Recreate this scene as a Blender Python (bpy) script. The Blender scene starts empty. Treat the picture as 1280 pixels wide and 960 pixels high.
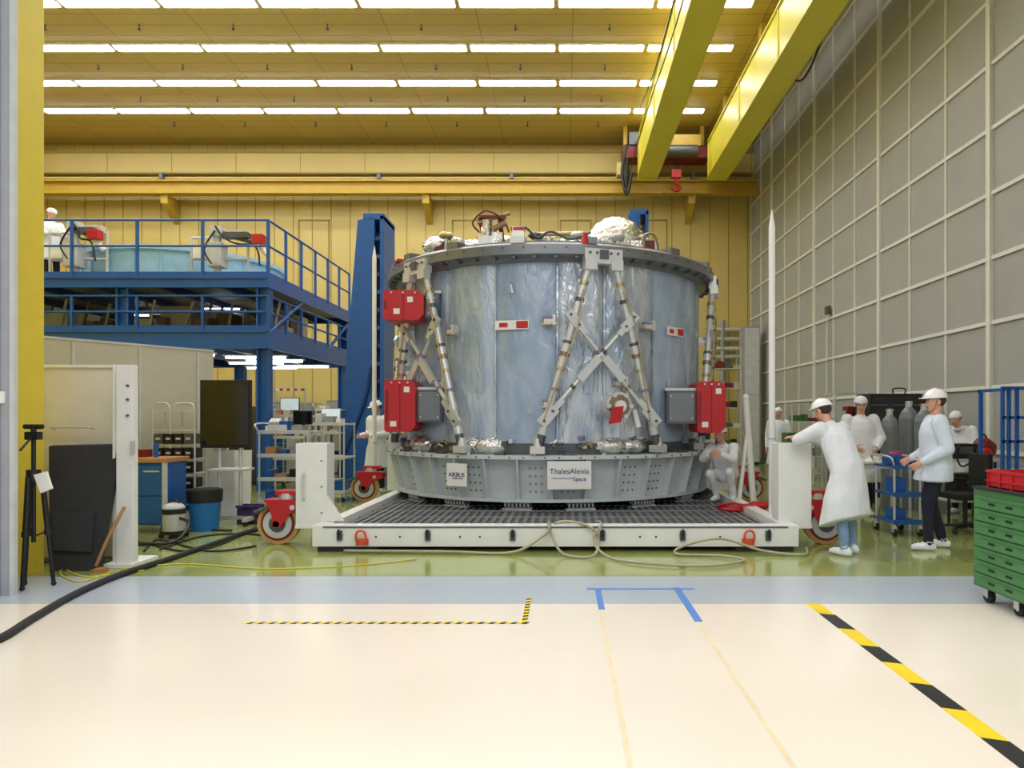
import bpy, bmesh, math, random
from mathutils import Vector, Matrix, noise
from mathutils.bvhtree import BVHTree
random.seed(4)
F=860.0; VX=705.0; VY=522.0; H=1.5
def X(px,d): return (px-VX)*d/F
def Z(py,d): return H+(VY-py)*d/F
def W(px,py,d): return Vector((X(px,d),d,Z(py,d)))
def G(px,py):
    d=F*H/(py-VY); return Vector((X(px,d),d,0))
def lin(c):
    c=c/255.0
    return c/12.92 if c<=.04045 else ((c+.055)/1.055)**2.4

# ---------------------------------------------------------------- materials
_m={}
def M(name,rgb=(200,200,200),rough=.5,metal=0,var=.08,scale=6,bump=0,bscale=30,coat=0,emit=0,stretch=(1,1,1),spec=None):
    if name in _m: return _m[name]
    m=bpy.data.materials.new(name); m.use_nodes=True; nt=m.node_tree; N=nt.nodes; L=nt.links
    b=N['Principled BSDF']; col=tuple(lin(c) for c in rgb)+(1,)
    tc=N.new('ShaderNodeTexCoord'); mp=N.new('ShaderNodeMapping'); mp.inputs['Scale'].default_value=stretch
    L.new(tc.outputs['Object'],mp.inputs[0])
    nz=N.new('ShaderNodeTexNoise'); nz.inputs['Scale'].default_value=scale; nz.inputs['Detail'].default_value=4
    L.new(mp.outputs[0],nz.inputs['Vector'])
    cr=N.new('ShaderNodeValToRGB')
    cr.color_ramp.elements[0].position=.3; cr.color_ramp.elements[1].position=.7
    cr.color_ramp.elements[0].color=tuple(c*(1-var) for c in col[:3])+(1,)
    cr.color_ramp.elements[1].color=tuple(min(1,c*(1+var)) for c in col[:3])+(1,)
    L.new(nz.outputs['Fac'],cr.inputs[0]); L.new(cr.outputs[0],b.inputs['Base Color'])
    b.inputs['Roughness'].default_value=rough; b.inputs['Metallic'].default_value=metal
    if coat: b.inputs['Coat Weight'].default_value=coat; b.inputs['Coat Roughness'].default_value=.08
    if spec is not None: b.inputs['Specular IOR Level'].default_value=spec
    if emit:
        b.inputs['Emission Color'].default_value=col; b.inputs['Emission Strength'].default_value=emit
    if bump:
        n2=N.new('ShaderNodeTexNoise'); n2.inputs['Scale'].default_value=bscale; n2.inputs['Detail'].default_value=3
        n2.inputs['Distortion'].default_value=.6
        L.new(mp.outputs[0],n2.inputs['Vector'])
        bp=N.new('ShaderNodeBump'); bp.inputs['Strength'].default_value=bump; bp.inputs['Distance'].default_value=.03
        L.new(n2.outputs['Fac'],bp.inputs['Height']); L.new(bp.outputs[0],b.inputs['Normal'])
    _m[name]=m; return m
def filmmat(name,c0,c1,rough,metal,k):
    m=bpy.data.materials.new(name); m.use_nodes=True; nt=m.node_tree; N=nt.nodes; L=nt.links; b=N['Principled BSDF']
    tc=N.new('ShaderNodeTexCoord'); mp=N.new('ShaderNodeMapping'); mp.inputs['Scale'].default_value=(1.5,1.5,.6); L.new(tc.outputs['Object'],mp.inputs[0])
    nz=N.new('ShaderNodeTexNoise'); nz.inputs['Scale'].default_value=1.8; nz.inputs['Detail'].default_value=4; nz.inputs['Distortion'].default_value=1.0; L.new(mp.outputs[0],nz.inputs['Vector'])
    cr=N.new('ShaderNodeValToRGB'); cr.color_ramp.elements[0].position=.38; cr.color_ramp.elements[1].position=.68
    cr.color_ramp.elements[0].color=tuple(lin(c) for c in c0)+(1,); cr.color_ramp.elements[1].color=tuple(lin(c) for c in c1)+(1,)
    L.new(nz.outputs['Fac'],cr.inputs[0]); L.new(cr.outputs[0],b.inputs['Base Color'])
    b.inputs['Roughness'].default_value=rough; b.inputs['Metallic'].default_value=metal; b.inputs['Coat Weight'].default_value=.45; b.inputs['Coat Roughness'].default_value=.12
    v=N.new('ShaderNodeTexVoronoi'); v.feature='DISTANCE_TO_EDGE'; v.inputs['Scale'].default_value=2.2
    n3=N.new('ShaderNodeTexNoise'); n3.inputs['Scale'].default_value=2.0; n3.inputs['Detail'].default_value=3; L.new(mp.outputs[0],n3.inputs['Vector'])
    mx=N.new('ShaderNodeMixRGB'); mx.inputs[0].default_value=.35; L.new(mp.outputs[0],mx.inputs[1]); L.new(n3.outputs['Color'],mx.inputs[2]); L.new(mx.outputs[0],v.inputs['Vector'])
    b1=N.new('ShaderNodeBump'); b1.inputs['Strength'].default_value=.5*k; b1.inputs['Distance'].default_value=.12; L.new(v.outputs['Distance'],b1.inputs['Height'])
    n4=N.new('ShaderNodeTexNoise'); n4.inputs['Scale'].default_value=5; n4.inputs['Detail'].default_value=3; n4.inputs['Distortion'].default_value=1.5; L.new(mp.outputs[0],n4.inputs['Vector'])
    b2=N.new('ShaderNodeBump'); b2.inputs['Strength'].default_value=.45*k; b2.inputs['Distance'].default_value=.06; L.new(n4.outputs['Fac'],b2.inputs['Height']); L.new(b1.outputs[0],b2.inputs['Normal'])
    L.new(b2.outputs[0],b.inputs['Normal']); L.new(b2.outputs[0],b.inputs['Coat Normal'])
    return m

white=M('white_paint',(232,232,228),.4,var=.03)
cream=M('cream_epoxy',(240,229,213),.22,var=.025,scale=.8,coat=.2)
band=M('grey_band_epoxy',(182,191,200),.22,var=.03,scale=1.5)
green=M('green_epoxy',(158,168,98),.12,var=.06,scale=1.2,coat=.4)
yell=M('yellow_wall_paint',(198,176,104),.5,var=.04,scale=1)
yellD=M('yellow_seam',(150,128,66),.6)
gold=M('ochre_beam',(190,156,52),.45,var=.05)
ybeam=M('crane_yellow',(220,208,66),.4,var=.03,scale=1)
pill=M('pillar_yellow',(222,198,64),.5,var=.03)
wgrey=M('wall_panel_grey',(162,162,157),.55,var=.04,scale=2)
wlight=M('wall_batten',(218,217,208),.5,var=.03)
conc=M('grey_jamb',(158,164,170),.6,var=.05)
blue=M('blue_paint',(24,86,164),.4,var=.06)
blueD=M('blue_dark_paint',(16,54,112),.45)
lblue=M('light_blue_cloth',(150,196,226),.6,bump=.2,bscale=3)
film=filmmat('blue_film',(146,166,192),(170,187,208),.3,.1,.6)
film2=filmmat('silver_film',(164,178,194),(212,218,225),.2,.4,1.0)
film3=filmmat('pale_film',(154,172,194),(188,200,214),.25,.2,.8)
foil=M('silver_foil',(222,222,220),.22,.9,var=.15,scale=20,bump=1,bscale=14)
gfoil=M('gold_metal',(190,172,128),.32,.8,var=.1,bump=.3)
copper=M('copper_metal',(150,124,104),.35,.7)
steel=M('steel_strut',(206,208,206),.32,.4,var=.04)
dsteel=M('dark_steel',(92,94,98),.4,.5)
ring=M('flange_grey',(122,126,130),.35,.6,var=.06)
standg=M('stand_grey',(198,206,206),.4,.1,var=.04)
red=M('red_cover',(188,26,36),.38,var=.06)
redD=M('dark_red',(120,26,24),.45)
black=M('black_plastic',(22,22,24),.45)
rubber=M('black_rubber',(34,34,36),.75)
foam=M('charcoal_foam',(50,50,52),.9,bump=.3,bscale=60)
deck=M('deck_tread',(94,96,100),.42,.4,var=.15,scale=20,bump=.3,bscale=60)
deckL=M('deck_rib',(138,140,144),.35,.5)
tyre=M('tan_tyre',(190,150,84),.5)
beige=M('beige_partition',(192,188,174),.6,var=.03)
doorb=M('door_inner_beige',(220,216,202),.6,var=.03)
greyp=M('grey_panel',(146,148,148),.5)
lgrey=M('light_grey',(196,198,198),.45)
wood=M('wood_top',(178,130,84),.5,scale=3,stretch=(1,12,1),var=.15)
purple=M('purple_tape',(138,122,166),.4)
screen=M('dark_screen',(14,16,22),.12,coat=.5)
gcab=M('green_cabinet',(62,112,66),.42,var=.04)
cloth=M('lab_coat_cloth',(226,229,233),.8,var=.04,bump=.5,bscale=6)
clothB=M('lab_coat_blue_white',(210,219,231),.8,var=.04,bump=.5,bscale=6)
jean=M('light_denim',(124,152,184),.85,bump=.2)
navy=M('navy_trousers',(24,26,44),.85,bump=.2)
skin=M('skin',(214,160,132),.5,var=.04)
hairm=M('brown_hair',(58,40,28),.7,bump=.4,bscale=80)
eyem=M('eye_dark',(30,24,22),.3)
lipm=M('lip',(170,92,84),.5)
helm=M('helmet_white',(240,240,238),.25,coat=.5,var=.01)
shoe=M('shoe_cover_white',(232,236,240),.7,bump=.3)
strip=M('fluorescent_strip',(250,252,255),.5,emit=18,var=.0)
strip2=M('bench_fluorescent',(240,248,255),.5,emit=6,var=0)
tapeY=M('tape_yellow',(240,208,30),.5); tapeK=M('tape_black',(36,36,38),.5); tapeB=M('tape_blue',(84,134,204),.55)
resid=M('tape_residue',(230,214,182),.4)
hosem=M('beige_hose',(170,164,134),.5)
yel2=M('yellow_cable',(206,200,70),.5)
navyblue=M('logo_blue',(24,44,110),.5)
bin_=M('bin_blue',(30,110,180),.4)
brown=M('brown_equipment',(128,104,86),.6)
litscr=M('lit_screen',(190,205,215),.3,emit=.5)

def panelmat(name,c1,c2,sx,sy,mort=.012,rough=.5):
    m=bpy.data.materials.new(name); m.use_nodes=True; nt=m.node_tree; N=nt.nodes; L=nt.links
    b=N['Principled BSDF']; tc=N.new('ShaderNodeTexCoord'); br=N.new('ShaderNodeTexBrick')
    br.offset=0; br.inputs['Scale'].default_value=1
    br.inputs['Brick Width'].default_value=sx; br.inputs['Row Height'].default_value=sy
    br.inputs['Mortar Size'].default_value=mort; br.inputs['Mortar Smooth'].default_value=.3
    a=tuple(lin(c) for c in c1)+(1,); a2=tuple(lin(c)*.94 for c in c1)+(1,)
    br.inputs['Color1'].default_value=a; br.inputs['Color2'].default_value=a2
    br.inputs['Mortar'].default_value=tuple(lin(c) for c in c2)+(1,)
    L.new(tc.outputs['Object'],br.inputs['Vector']); L.new(br.outputs['Color'],b.inputs['Base Color'])
    b.inputs['Roughness'].default_value=rough
    return m
ceilm=panelmat('ceiling_panels',(198,172,92),(140,116,54),2.27,.45)

# ---------------------------------------------------------------- builder
class B:
    def __init__(s): s.bm=bmesh.new(); s.mats=[]
    def mi(s,m):
        if m not in s.mats: s.mats.append(m)
        return s.mats.index(m)
    def add(s,vs,fs,m,smooth=False):
        i=s.mi(m); bv=[s.bm.verts.new(v) for v in vs]
        for f in fs:
            try:
                fc=s.bm.faces.new([bv[k] for k in f]); fc.material_index=i; fc.smooth=smooth
            except ValueError: pass
    def obox(s,c,size,m,basis=None,rz=0,tilt=None):
        c=Vector(c)
        if basis is None:
            R=Matrix.Rotation(math.radians(rz),3,'Z')
            if tilt: R=R@Matrix.Rotation(math.radians(tilt[1]),3,tilt[0])
            basis=[R@Vector(v) for v in ((1,0,0),(0,1,0),(0,0,1))]
        a,b,cc=[Vector(v).normalized()*(size[k]/2) for k,v in enumerate(basis)]
        vs=[c+x*a+y*b+z*cc for z in(-1,1) for y in(-1,1) for x in(-1,1)]
        s.add(vs,[(0,2,3,1),(4,5,7,6),(0,1,5,4),(2,6,7,3),(0,4,6,2),(1,3,7,5)],m)
    def box(s,x0,x1,y0,y1,z0,z1,m): s.obox(((x0+x1)/2,(y0+y1)/2,(z0+z1)/2),(abs(x1-x0),abs(y1-y0),abs(z1-z0)),m)
    def fr(s,d):
        d=d.normalized(); u=Vector((0,0,1)) if abs(d.z)<.9 else Vector((1,0,0))
        a=d.cross(u).normalized(); return a,d.cross(a).normalized()
    def cyl(s,p1,p2,r,m,r2=None,n=14,caps=True,rings=1):
        p1=Vector(p1);p2=Vector(p2); r2=r if r2 is None else r2
        a,b=s.fr(p2-p1); vs=[];fs=[]
        for k in range(rings+1):
            t=k/rings; c=p1.lerp(p2,t); rr=r+(r2-r)*t
            for i in range(n):
                an=2*math.pi*i/n; vs.append(c+(a*math.cos(an)+b*math.sin(an))*rr)
        for k in range(rings):
            for i in range(n):
                j=(i+1)%n; fs.append((k*n+i,k*n+j,(k+1)*n+j,(k+1)*n+i))
        s.add(vs,fs,m,True)
        if caps:
            s.add(vs[:n],[tuple(range(n))[::-1]],m); s.add(vs[-n:],[tuple(range(n))],m)
    def rod(s,pts,r,m,n=10):
        for a,b in zip(pts,pts[1:]): s.cyl(a,b,r,m,n=n)
    def tube(s,pts,r,m,n=8,sub=8,closed=False):
        P=[Vector(p) for p in pts]; Q=[]
        for i in range(len(P)-1):
            p0=P[max(i-1,0)];p1=P[i];p2=P[i+1];p3=P[min(i+2,len(P)-1)]
            for k in range(sub):
                t=k/sub
                Q.append(.5*((2*p1)+(p2-p0)*t+(2*p0-5*p1+4*p2-p3)*t*t+(3*p1-p0-3*p2+p3)*t**3))
        Q.append(P[-1]); vs=[];fs=[]; a=None
        for i,q in enumerate(Q):
            d=(Q[min(i+1,len(Q)-1)]-Q[max(i-1,0)]).normalized()
            if a is None: a,b=s.fr(d)
            else:
                a=(a-d*a.dot(d)).normalized()
            b=d.cross(a)
            for k in range(n):
                an=2*math.pi*k/n; vs.append(q+(a*math.cos(an)+b*math.sin(an))*r)
        for i in range(len(Q)-1):
            for k in range(n):
                j=(k+1)%n; fs.append((i*n+k,i*n+j,(i+1)*n+j,(i+1)*n+k))
        fs.append(tuple(range(n))[::-1]); fs.append(tuple((len(Q)-1)*n+k for k in range(n)))
        s.add(vs,fs,m,True)
    def sph(s,c,r,m,n=16,basis=None,zmin=-1.0,wob=0):
        if not hasattr(r,'__len__'): r=(r,r,r)
        c=Vector(c)
        if basis is None: basis=[Vector((1,0,0)),Vector((0,1,0)),Vector((0,0,1))]
        vs=[];fs=[];h=n//2
        a0=math.asin(zmin)
        for k in range(h+1):
            la=a0+(math.pi/2-a0)*k/h
            for i in range(n):
                lo=2*math.pi*i/n
                v=Vector((math.cos(la)*math.cos(lo)*r[0],math.cos(la)*math.sin(lo)*r[1],math.sin(la)*r[2]))
                if wob: v*=1+wob*noise.noise(v*14+c)
                vs.append(c+basis[0]*v.x+basis[1]*v.y+basis[2]*v.z)
        for k in range(h):
            for i in range(n):
                j=(i+1)%n; fs.append((k*n+i,k*n+j,(k+1)*n+j,(k+1)*n+i))
        fs.append(tuple(range(n))[::-1])
        s.add(vs,fs,m,True)
    def loft(s,rings,m,n=20):
        vs=[];fs=[]
        for (c,a,b) in rings:
            for i in range(n):
                an=2*math.pi*i/n
                ca,sa=math.cos(an),math.sin(an)
                vs.append(Vector(c)+Vector(a)*ca+Vector(b)*sa)
        for k in range(len(rings)-1):
            for i in range(n):
                j=(i+1)%n; fs.append((k*n+i,k*n+j,(k+1)*n+j,(k+1)*n+i))
        fs.append(tuple(range(n))[::-1]); fs.append(tuple((len(rings)-1)*n+k for k in range(n)))
        s.add(vs,fs,m,True)
    def lathe(s,cx,cy,prof,m,n=96,smooth=False):
        for (r1,z1),(r2,z2) in zip(prof,prof[1:]+prof[:1]):
            vs=[];fs=[]
            for i in range(n):
                a=2*math.pi*i/n
                vs.append((cx+r1*math.sin(a),cy-r1*math.cos(a),z1)); vs.append((cx+r2*math.sin(a),cy-r2*math.cos(a),z2))
            for i in range(n):
                j=(i+1)%n; fs.append((2*i,2*j,2*j+1,2*i+1))
            s.add(vs,fs,m,True)
    def prism(s,pts,ext,m):
        n=len(pts); e=Vector(ext); P=[Vector(p) for p in pts]; Q=[p+e for p in P]
        fs=[tuple(range(n))[::-1],tuple(range(n,2*n))]
        for i in range(n):
            j=(i+1)%n; fs.append((i,j,n+j,n+i))
        s.add(P+Q,fs,m)
    def done(s,name,bevel=0,recalc=True):
        if recalc: bmesh.ops.recalc_face_normals(s.bm,faces=s.bm.faces[:])
        xs=[v.co for v in s.bm.verts]
        lo=Vector([min(v[k] for v in xs) for k in range(3)]); hi=Vector([max(v[k] for v in xs) for k in range(3)])
        o=Vector(((lo.x+hi.x)/2,(lo.y+hi.y)/2,lo.z))
        bmesh.ops.translate(s.bm,verts=s.bm.verts,vec=-o)
        me=bpy.data.meshes.new(name); s.bm.to_mesh(me); s.bm.free()
        for m in s.mats: me.materials.append(m)
        ob=bpy.data.objects.new(name,me); ob.location=o; bpy.context.collection.objects.link(ob)
        if bevel:
            md=ob.modifiers.new('bevel','BEVEL'); md.width=bevel; md.segments=2; md.limit_method='ANGLE'; md.angle_limit=math.radians(50)
        return ob

# ---------------------------------------------------------------- room shell
WX=6.5; YB=24.0; ZC=11.0; XL=-20.0
b=B(); b.box(-9,9,-5,5.54,-.1,0,cream); b.box(-9,9,5.54,6.5,-.1,0,band); b.box(XL,WX+.3,6.5,YB+.2,-.1,0,green); b.done('floor')
b=B(); b.box(XL,WX+.3,6.4,YB+.2,ZC,ZC+.2,ceilm); b.done('ceiling')
b=B(); b.box(XL-.2,WX+.3,YB,YB+.2,0,ZC,yell)
x=XL
while x<WX:
    b.box(x-.012,x+.012,YB-.012,YB,0,9.2,yellD); b.box(x+.3,x+.31,YB-.01,YB,9.7,ZC,yellD); x+=.66
b.box(XL,WX,YB-.5,YB,9.85,ZC-.45,yell)
b.box(XL,WX,YB-.52,YB,ZC-.47,ZC-.42,yellD); b.box(XL,WX,YB-.53,YB,9.82,9.87,yellD)
x=XL
while x<WX:
    b.box(x-.01,x+.01,YB-.51,YB-.49,9.87,ZC-.45,yellD); x+=2.2
for px in (373,565,700,795):
    x0=X(px,YB)
    for a in((x0,x0+.04,4,8.4),(x0+1.05,x0+1.09,4,8.4),(x0,x0+1.09,8.36,8.4)): b.box(a[0],a[1],YB-.03,YB,a[2],a[3],yellD)
b.done('wall_back')
b=B(); b.box(WX,WX+.3,6.4,YB,0,ZC,wgrey)
for k in range(1,12): b.box(WX-.035,WX,6.4,YB,k*.98-.03,k*.98+.03,wlight)
y=6.8;k=0
while y<YB:
    w=.05 if k%3==0 else .022
    b.box(WX-(.06 if k%3==0 else .03),WX,y-w,y+w,0,ZC,wlight); y+=1.22;k+=1
b.box(WX-.05,WX,6.4,YB,0,.15,greyp)
b.done('wall_right')
b=B(); b.box(XL-.2,XL,6.4,YB,0,ZC,yell); b.done('wall_left')
b=B()
b.box(XL,-5.14,6.4,6.8,0,ZC,pill); b.box(-5.14,5.4,6.4,6.8,6.9,ZC,pill); b.box(5.4,WX,6.4,6.8,0,ZC,pill)
b.done('wall_front')
b=B(); b.box(-7,-4.66,5.79,5.83,0,6.9,conc); b.box(-4.66,-4.62,5.78,5.82,0,6.9,lgrey); b.box(-4.76,-4.74,5.78,5.79,0,6.9,greyp)
b.box(-4.78,-4.70,5.775,5.79,1.62,1.72,white)
b.done('door_frame_trim')

rows=[21.2,19.45,17.6,15.7,13.9,12.1,10.3,8.5]
b=B()
for ry in rows:
    for k in range(-8,2):
        x0=-.1+2.27*k
        b.box(x0-.03,x0+2.15,ry-.16,ry+.16,ZC-.05,ZC,white)
        b.box(x0,x0+2.12,ry-.125,ry+.125,ZC-.07,ZC-.05,strip)
b.done('ceiling_strip_lights')
b=B()
for ry in rows:
    for k in range(-6,2):
        x0=-.1+2.27*k+1.2
        b.cyl((x0,ry+.9,ZC-.12),(x0,ry+.9,ZC),.015,dsteel,n=6); b.cyl((x0,ry+.9,ZC-.15),(x0,ry+.9,ZC-.11),.035,dsteel,n=8)
b.done('ceiling_sprinklers')

b=B(); yr=23.2; z0=Z(243,yr); z1=Z(226,yr)
b.box(XL,WX,yr,yr+.06,z0,z1,gold); b.box(XL,WX,yr-.15,yr+.2,z1-.05,z1,gold); b.box(XL,WX,yr-.15,yr+.2,z0,z0+.05,gold)
b.cyl((XL,yr-.02,z1+.08),(WX,yr-.02,z1+.08),.05,yell,n=8)
for px in(205,532,865):
    x0=X(px,yr); b.box(x0-.12,x0+.12,yr,YB,z0-.3,z0,gold); b.prism([(x0-.1,yr,z0-.3),(x0-.1,YB,z0-.3),(x0-.1,YB,z0-.8)],(.2,0,0),gold)
for px in(205,475,640,865):
    x0=X(px,yr); b.box(x0-.06,x0+.06,yr-.2,yr+.1,z1,z1+.22,dsteel)
b.done('crane_runway_rail')

def girder(x0,x1,z0,z1,y1):
    b=B(); b.box(x0,x1,6.9,y1,z0,z1,ybeam); b.box(x0-.05,x1+.05,6.9,y1,z0-.04,z0,ybeam); b.box(x0-.05,x1+.05,6.9,y1,z1,z1+.04,ybeam)
    y=8.2
    while y<y1: b.box(x0-.03,x0,y,y+.05,z0,z1,ybeam); y+=3.3
    for y in(9.3,13,16.5,20.2): b.box(x0+.1,x1-.1,y,y+.25,z1,ZC-.002,gold)
    b.box(x0-.02,x1+.02,y1,y1+.06,z0-.1,z1+.1,ybeam)
    b.done('overhead_crane_girder',.01)
girder(2.38,2.95,9.2,10.4,22.0); girder(4.62,5.2,9.2,10.3,22.0)
b=B()
b.box(1.9,4.7,22.2,22.9,9.9,10.25,redD); b.box(2.1,3.0,22.15,22.6,10.3,10.7,dsteel); b.box(3.2,4.4,22.1,22.8,10.25,10.6,gold)
b.cyl((3.3,22.2,10.1),(4.3,22.2,10.1),.2,dsteel); b.box(1.7,2.1,22.1,22.5,9.3,9.7,yell)
b.cyl((2.0,22.1,9.8),(2.0,22.1,8.9),.1,black); b.tube([(2.0,21.9,10.2),(1.85,21.9,9.3),(2.0,21.9,8.6),(2.15,21.9,9.3)],.05,black)
for dx in(-.05,.05): b.cyl((3.65+dx,22.4,10),(3.65+dx,22.4,9.5),.015,black,n=6)
b.box(3.5,3.8,22.3,22.5,9.3,9.55,red); b.tube([(3.65,22.4,9.3),(3.65,22.4,9.15),(3.78,22.4,9.0),(3.65,22.4,8.88),(3.52,22.4,9.0)],.045,red)
b.box(1.9,4.7,22.2,22.3,10.25,10.3,black)
for xx in (2.0,4.5): b.box(xx-.06,xx+.06,22.4,22.6,10.2,ZC-.002,gold)
b.done('crane_trolley_hoist')
b=B()
b.tube([(2.3,21,10.9),(2.28,17,10.2),(2.28,13,10.15),(2.28,9,10.2)],.02,black,n=6)
b.tube([(2.1,21.8,9.3),(2.2,18,9.6),(2.28,14,9.5),(2.3,9,9.6)],.015,black,n=6)
b.tube([(5.25,17,10.2),(5.35,15.5,9.1),(5.3,14,9.4),(5.25,13.5,10.2)],.025,black,n=6)
b.done('crane_power_cable')

# ---------------------------------------------------------------- floor tapes
def strip_poly(b,pts,m,z=.003): b.prism([(p[0],p[1],.0005) for p in pts],(0,0,z),m)
b=B(); ys=[5.54,5.24,4.87,4.51,4.20,3.87,3.53,3.2,2.87,2.54,2.2]
for i in range(len(ys)-1):
    strip_poly(b,[(1.95,ys[i]+.02),(2.06,ys[i]-.02),(2.06,ys[i+1]-.02),(1.95,ys[i+1]+.02)],tapeY if i%2==0 else tapeK)
b.done('hazard_floor_tape')
b=B()
x=-2.35;i=0
while x<-.27:
    strip_poly(b,[(x,5.0),(x+.04,5.0),(x+.06,5.04),(x+.02,5.04)],tapeK if i%2 else tapeY); x+=.04;i+=1
y=5.04;i=0
while y<5.66:
    strip_poly(b,[(-.31,y),(-.27,y+.02),(-.27,y+.06),(-.31,y+.04)],tapeK if i%2 else tapeY); y+=.04;i+=1
b.done('hazard_floor_tape')
b=B()
b.box(.2,1.14,6.0,6.04,0.0005,.003,tapeB); b.box(.27,.32,5.38,6.0,.0005,.0035,tapeB); b.box(.96,1.02,5.06,6.06,.0005,.004,tapeB)
b.done('blue_floor_tape')
b=B(); b.box(.27,.30,2.2,5.36,.0003,.0015,resid); b.box(.97,1.0,2.2,5.04,.0003,.0015,resid); b.done('floor_tape_residue')

# ---------------------------------------------------------------- spacecraft
CX,CY=-.21,12.1
def cp(th,r,z):
    t=math.radians(th); return Vector((CX+r*math.sin(t),CY-r*math.cos(t),z))
def cb(th):
    t=math.radians(th); return [Vector((math.cos(t),math.sin(t),0)),Vector((math.sin(t),-math.cos(t),0)),Vector((0,0,1))]
b=B()
seams=[-97,-77,-57,-37,-17.5,2.7,18,37,57,77,97,120,143,166,189,212,235,263]
pm=[film,film3,film,film3,film,film2,film2,film,film3,film,film2,film,film3,film,film2,film,film3]
def rdg(v): return 1-2*abs(noise.noise(v))
for (a0,a1),m in zip(zip(seams,seams[1:]),pm):
    n=36;K=84;vs=[];fs=[]; g={film:.45,film3:.7,film2:1.0}[m]
    for k in range(K+1):
        z=1.12+(3.66-1.12)*k/K
        for i in range(n+1):
            t=i/n; a=a0+(a1-a0)*t; tt=math.sin(math.pi*t)**.5
            r=2.49+.045*tt+g*(.020*rdg(Vector((a*.07+z*.25,z*.35-a*.02,3+a0)))+.010*rdg(Vector((a*.18-z*.6,z*.9+a*.05,9)))+.003*rdg(Vector((a*.5+z*2,z*2.5,5))))*min(1,tt*1.5)
            vs.append(cp(a,r,z))
    for k in range(K):
        for i in range(n):
            p=k*(n+1)+i; fs.append((p,p+1,p+n+2,p+n+1))
    b.add(vs,fs,m,True)
    b.obox(cp(a0,2.512,2.37),(.03,.03,2.5),film2,cb(a0))
for a,z in((-12,3.3),(8,3.1),(12,1.9),(24,3.0),(29,2.2),(-26,1.8),(44,2.0),(-24,3.1),(-6,1.6)):
    b.obox(cp(a,2.555,z),(.08,.006,.12),film2,cb(a))
b.lathe(CX,CY,[(2.3,.99),(2.56,.99),(2.56,1.14),(2.3,1.14)],dsteel)
b.lathe(CX,CY,[(2.3,1.14),(2.53,1.14),(2.5,1.2),(2.3,1.2)],foil)
b.lathe(CX,CY,[(2.3,3.66),(2.62,3.66),(2.66,3.70),(2.80,3.72),(2.80,3.85),(2.74,3.89),(2.3,3.89)],ring,128)
for k in range(60):
    a=k*6+2; b.obox(cp(a,2.71,3.695),(.05,.1,.04),dsteel,cb(a)); b.cyl(cp(a+3,2.795,3.81),cp(a+3,2.812,3.81),.014,dsteel,n=8)
for k in range(110):
    a=random.uniform(-110,110); z=random.uniform(1.04,1.22)
    m=random.choice([gfoil,steel,copper,dsteel,dsteel,purple,steel,dsteel]); 
    if random.random()<.5: b.obox(cp(a,2.6,z),(random.uniform(.03,.1),.08,random.uniform(.03,.07)),m,cb(a))
    else: b.cyl(cp(a,2.6,z),cp(a+random.uniform(1,3),2.62,z+random.uniform(-.04,.05)),.015,m,n=8)
for a in(-24,-19,20,27,-48):
    b.sph(cp(a,2.45,1.1),(.3,.22,.14),foil,20,wob=.15)
def lerp(a,c,t): return a+(c-a)*t
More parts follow.
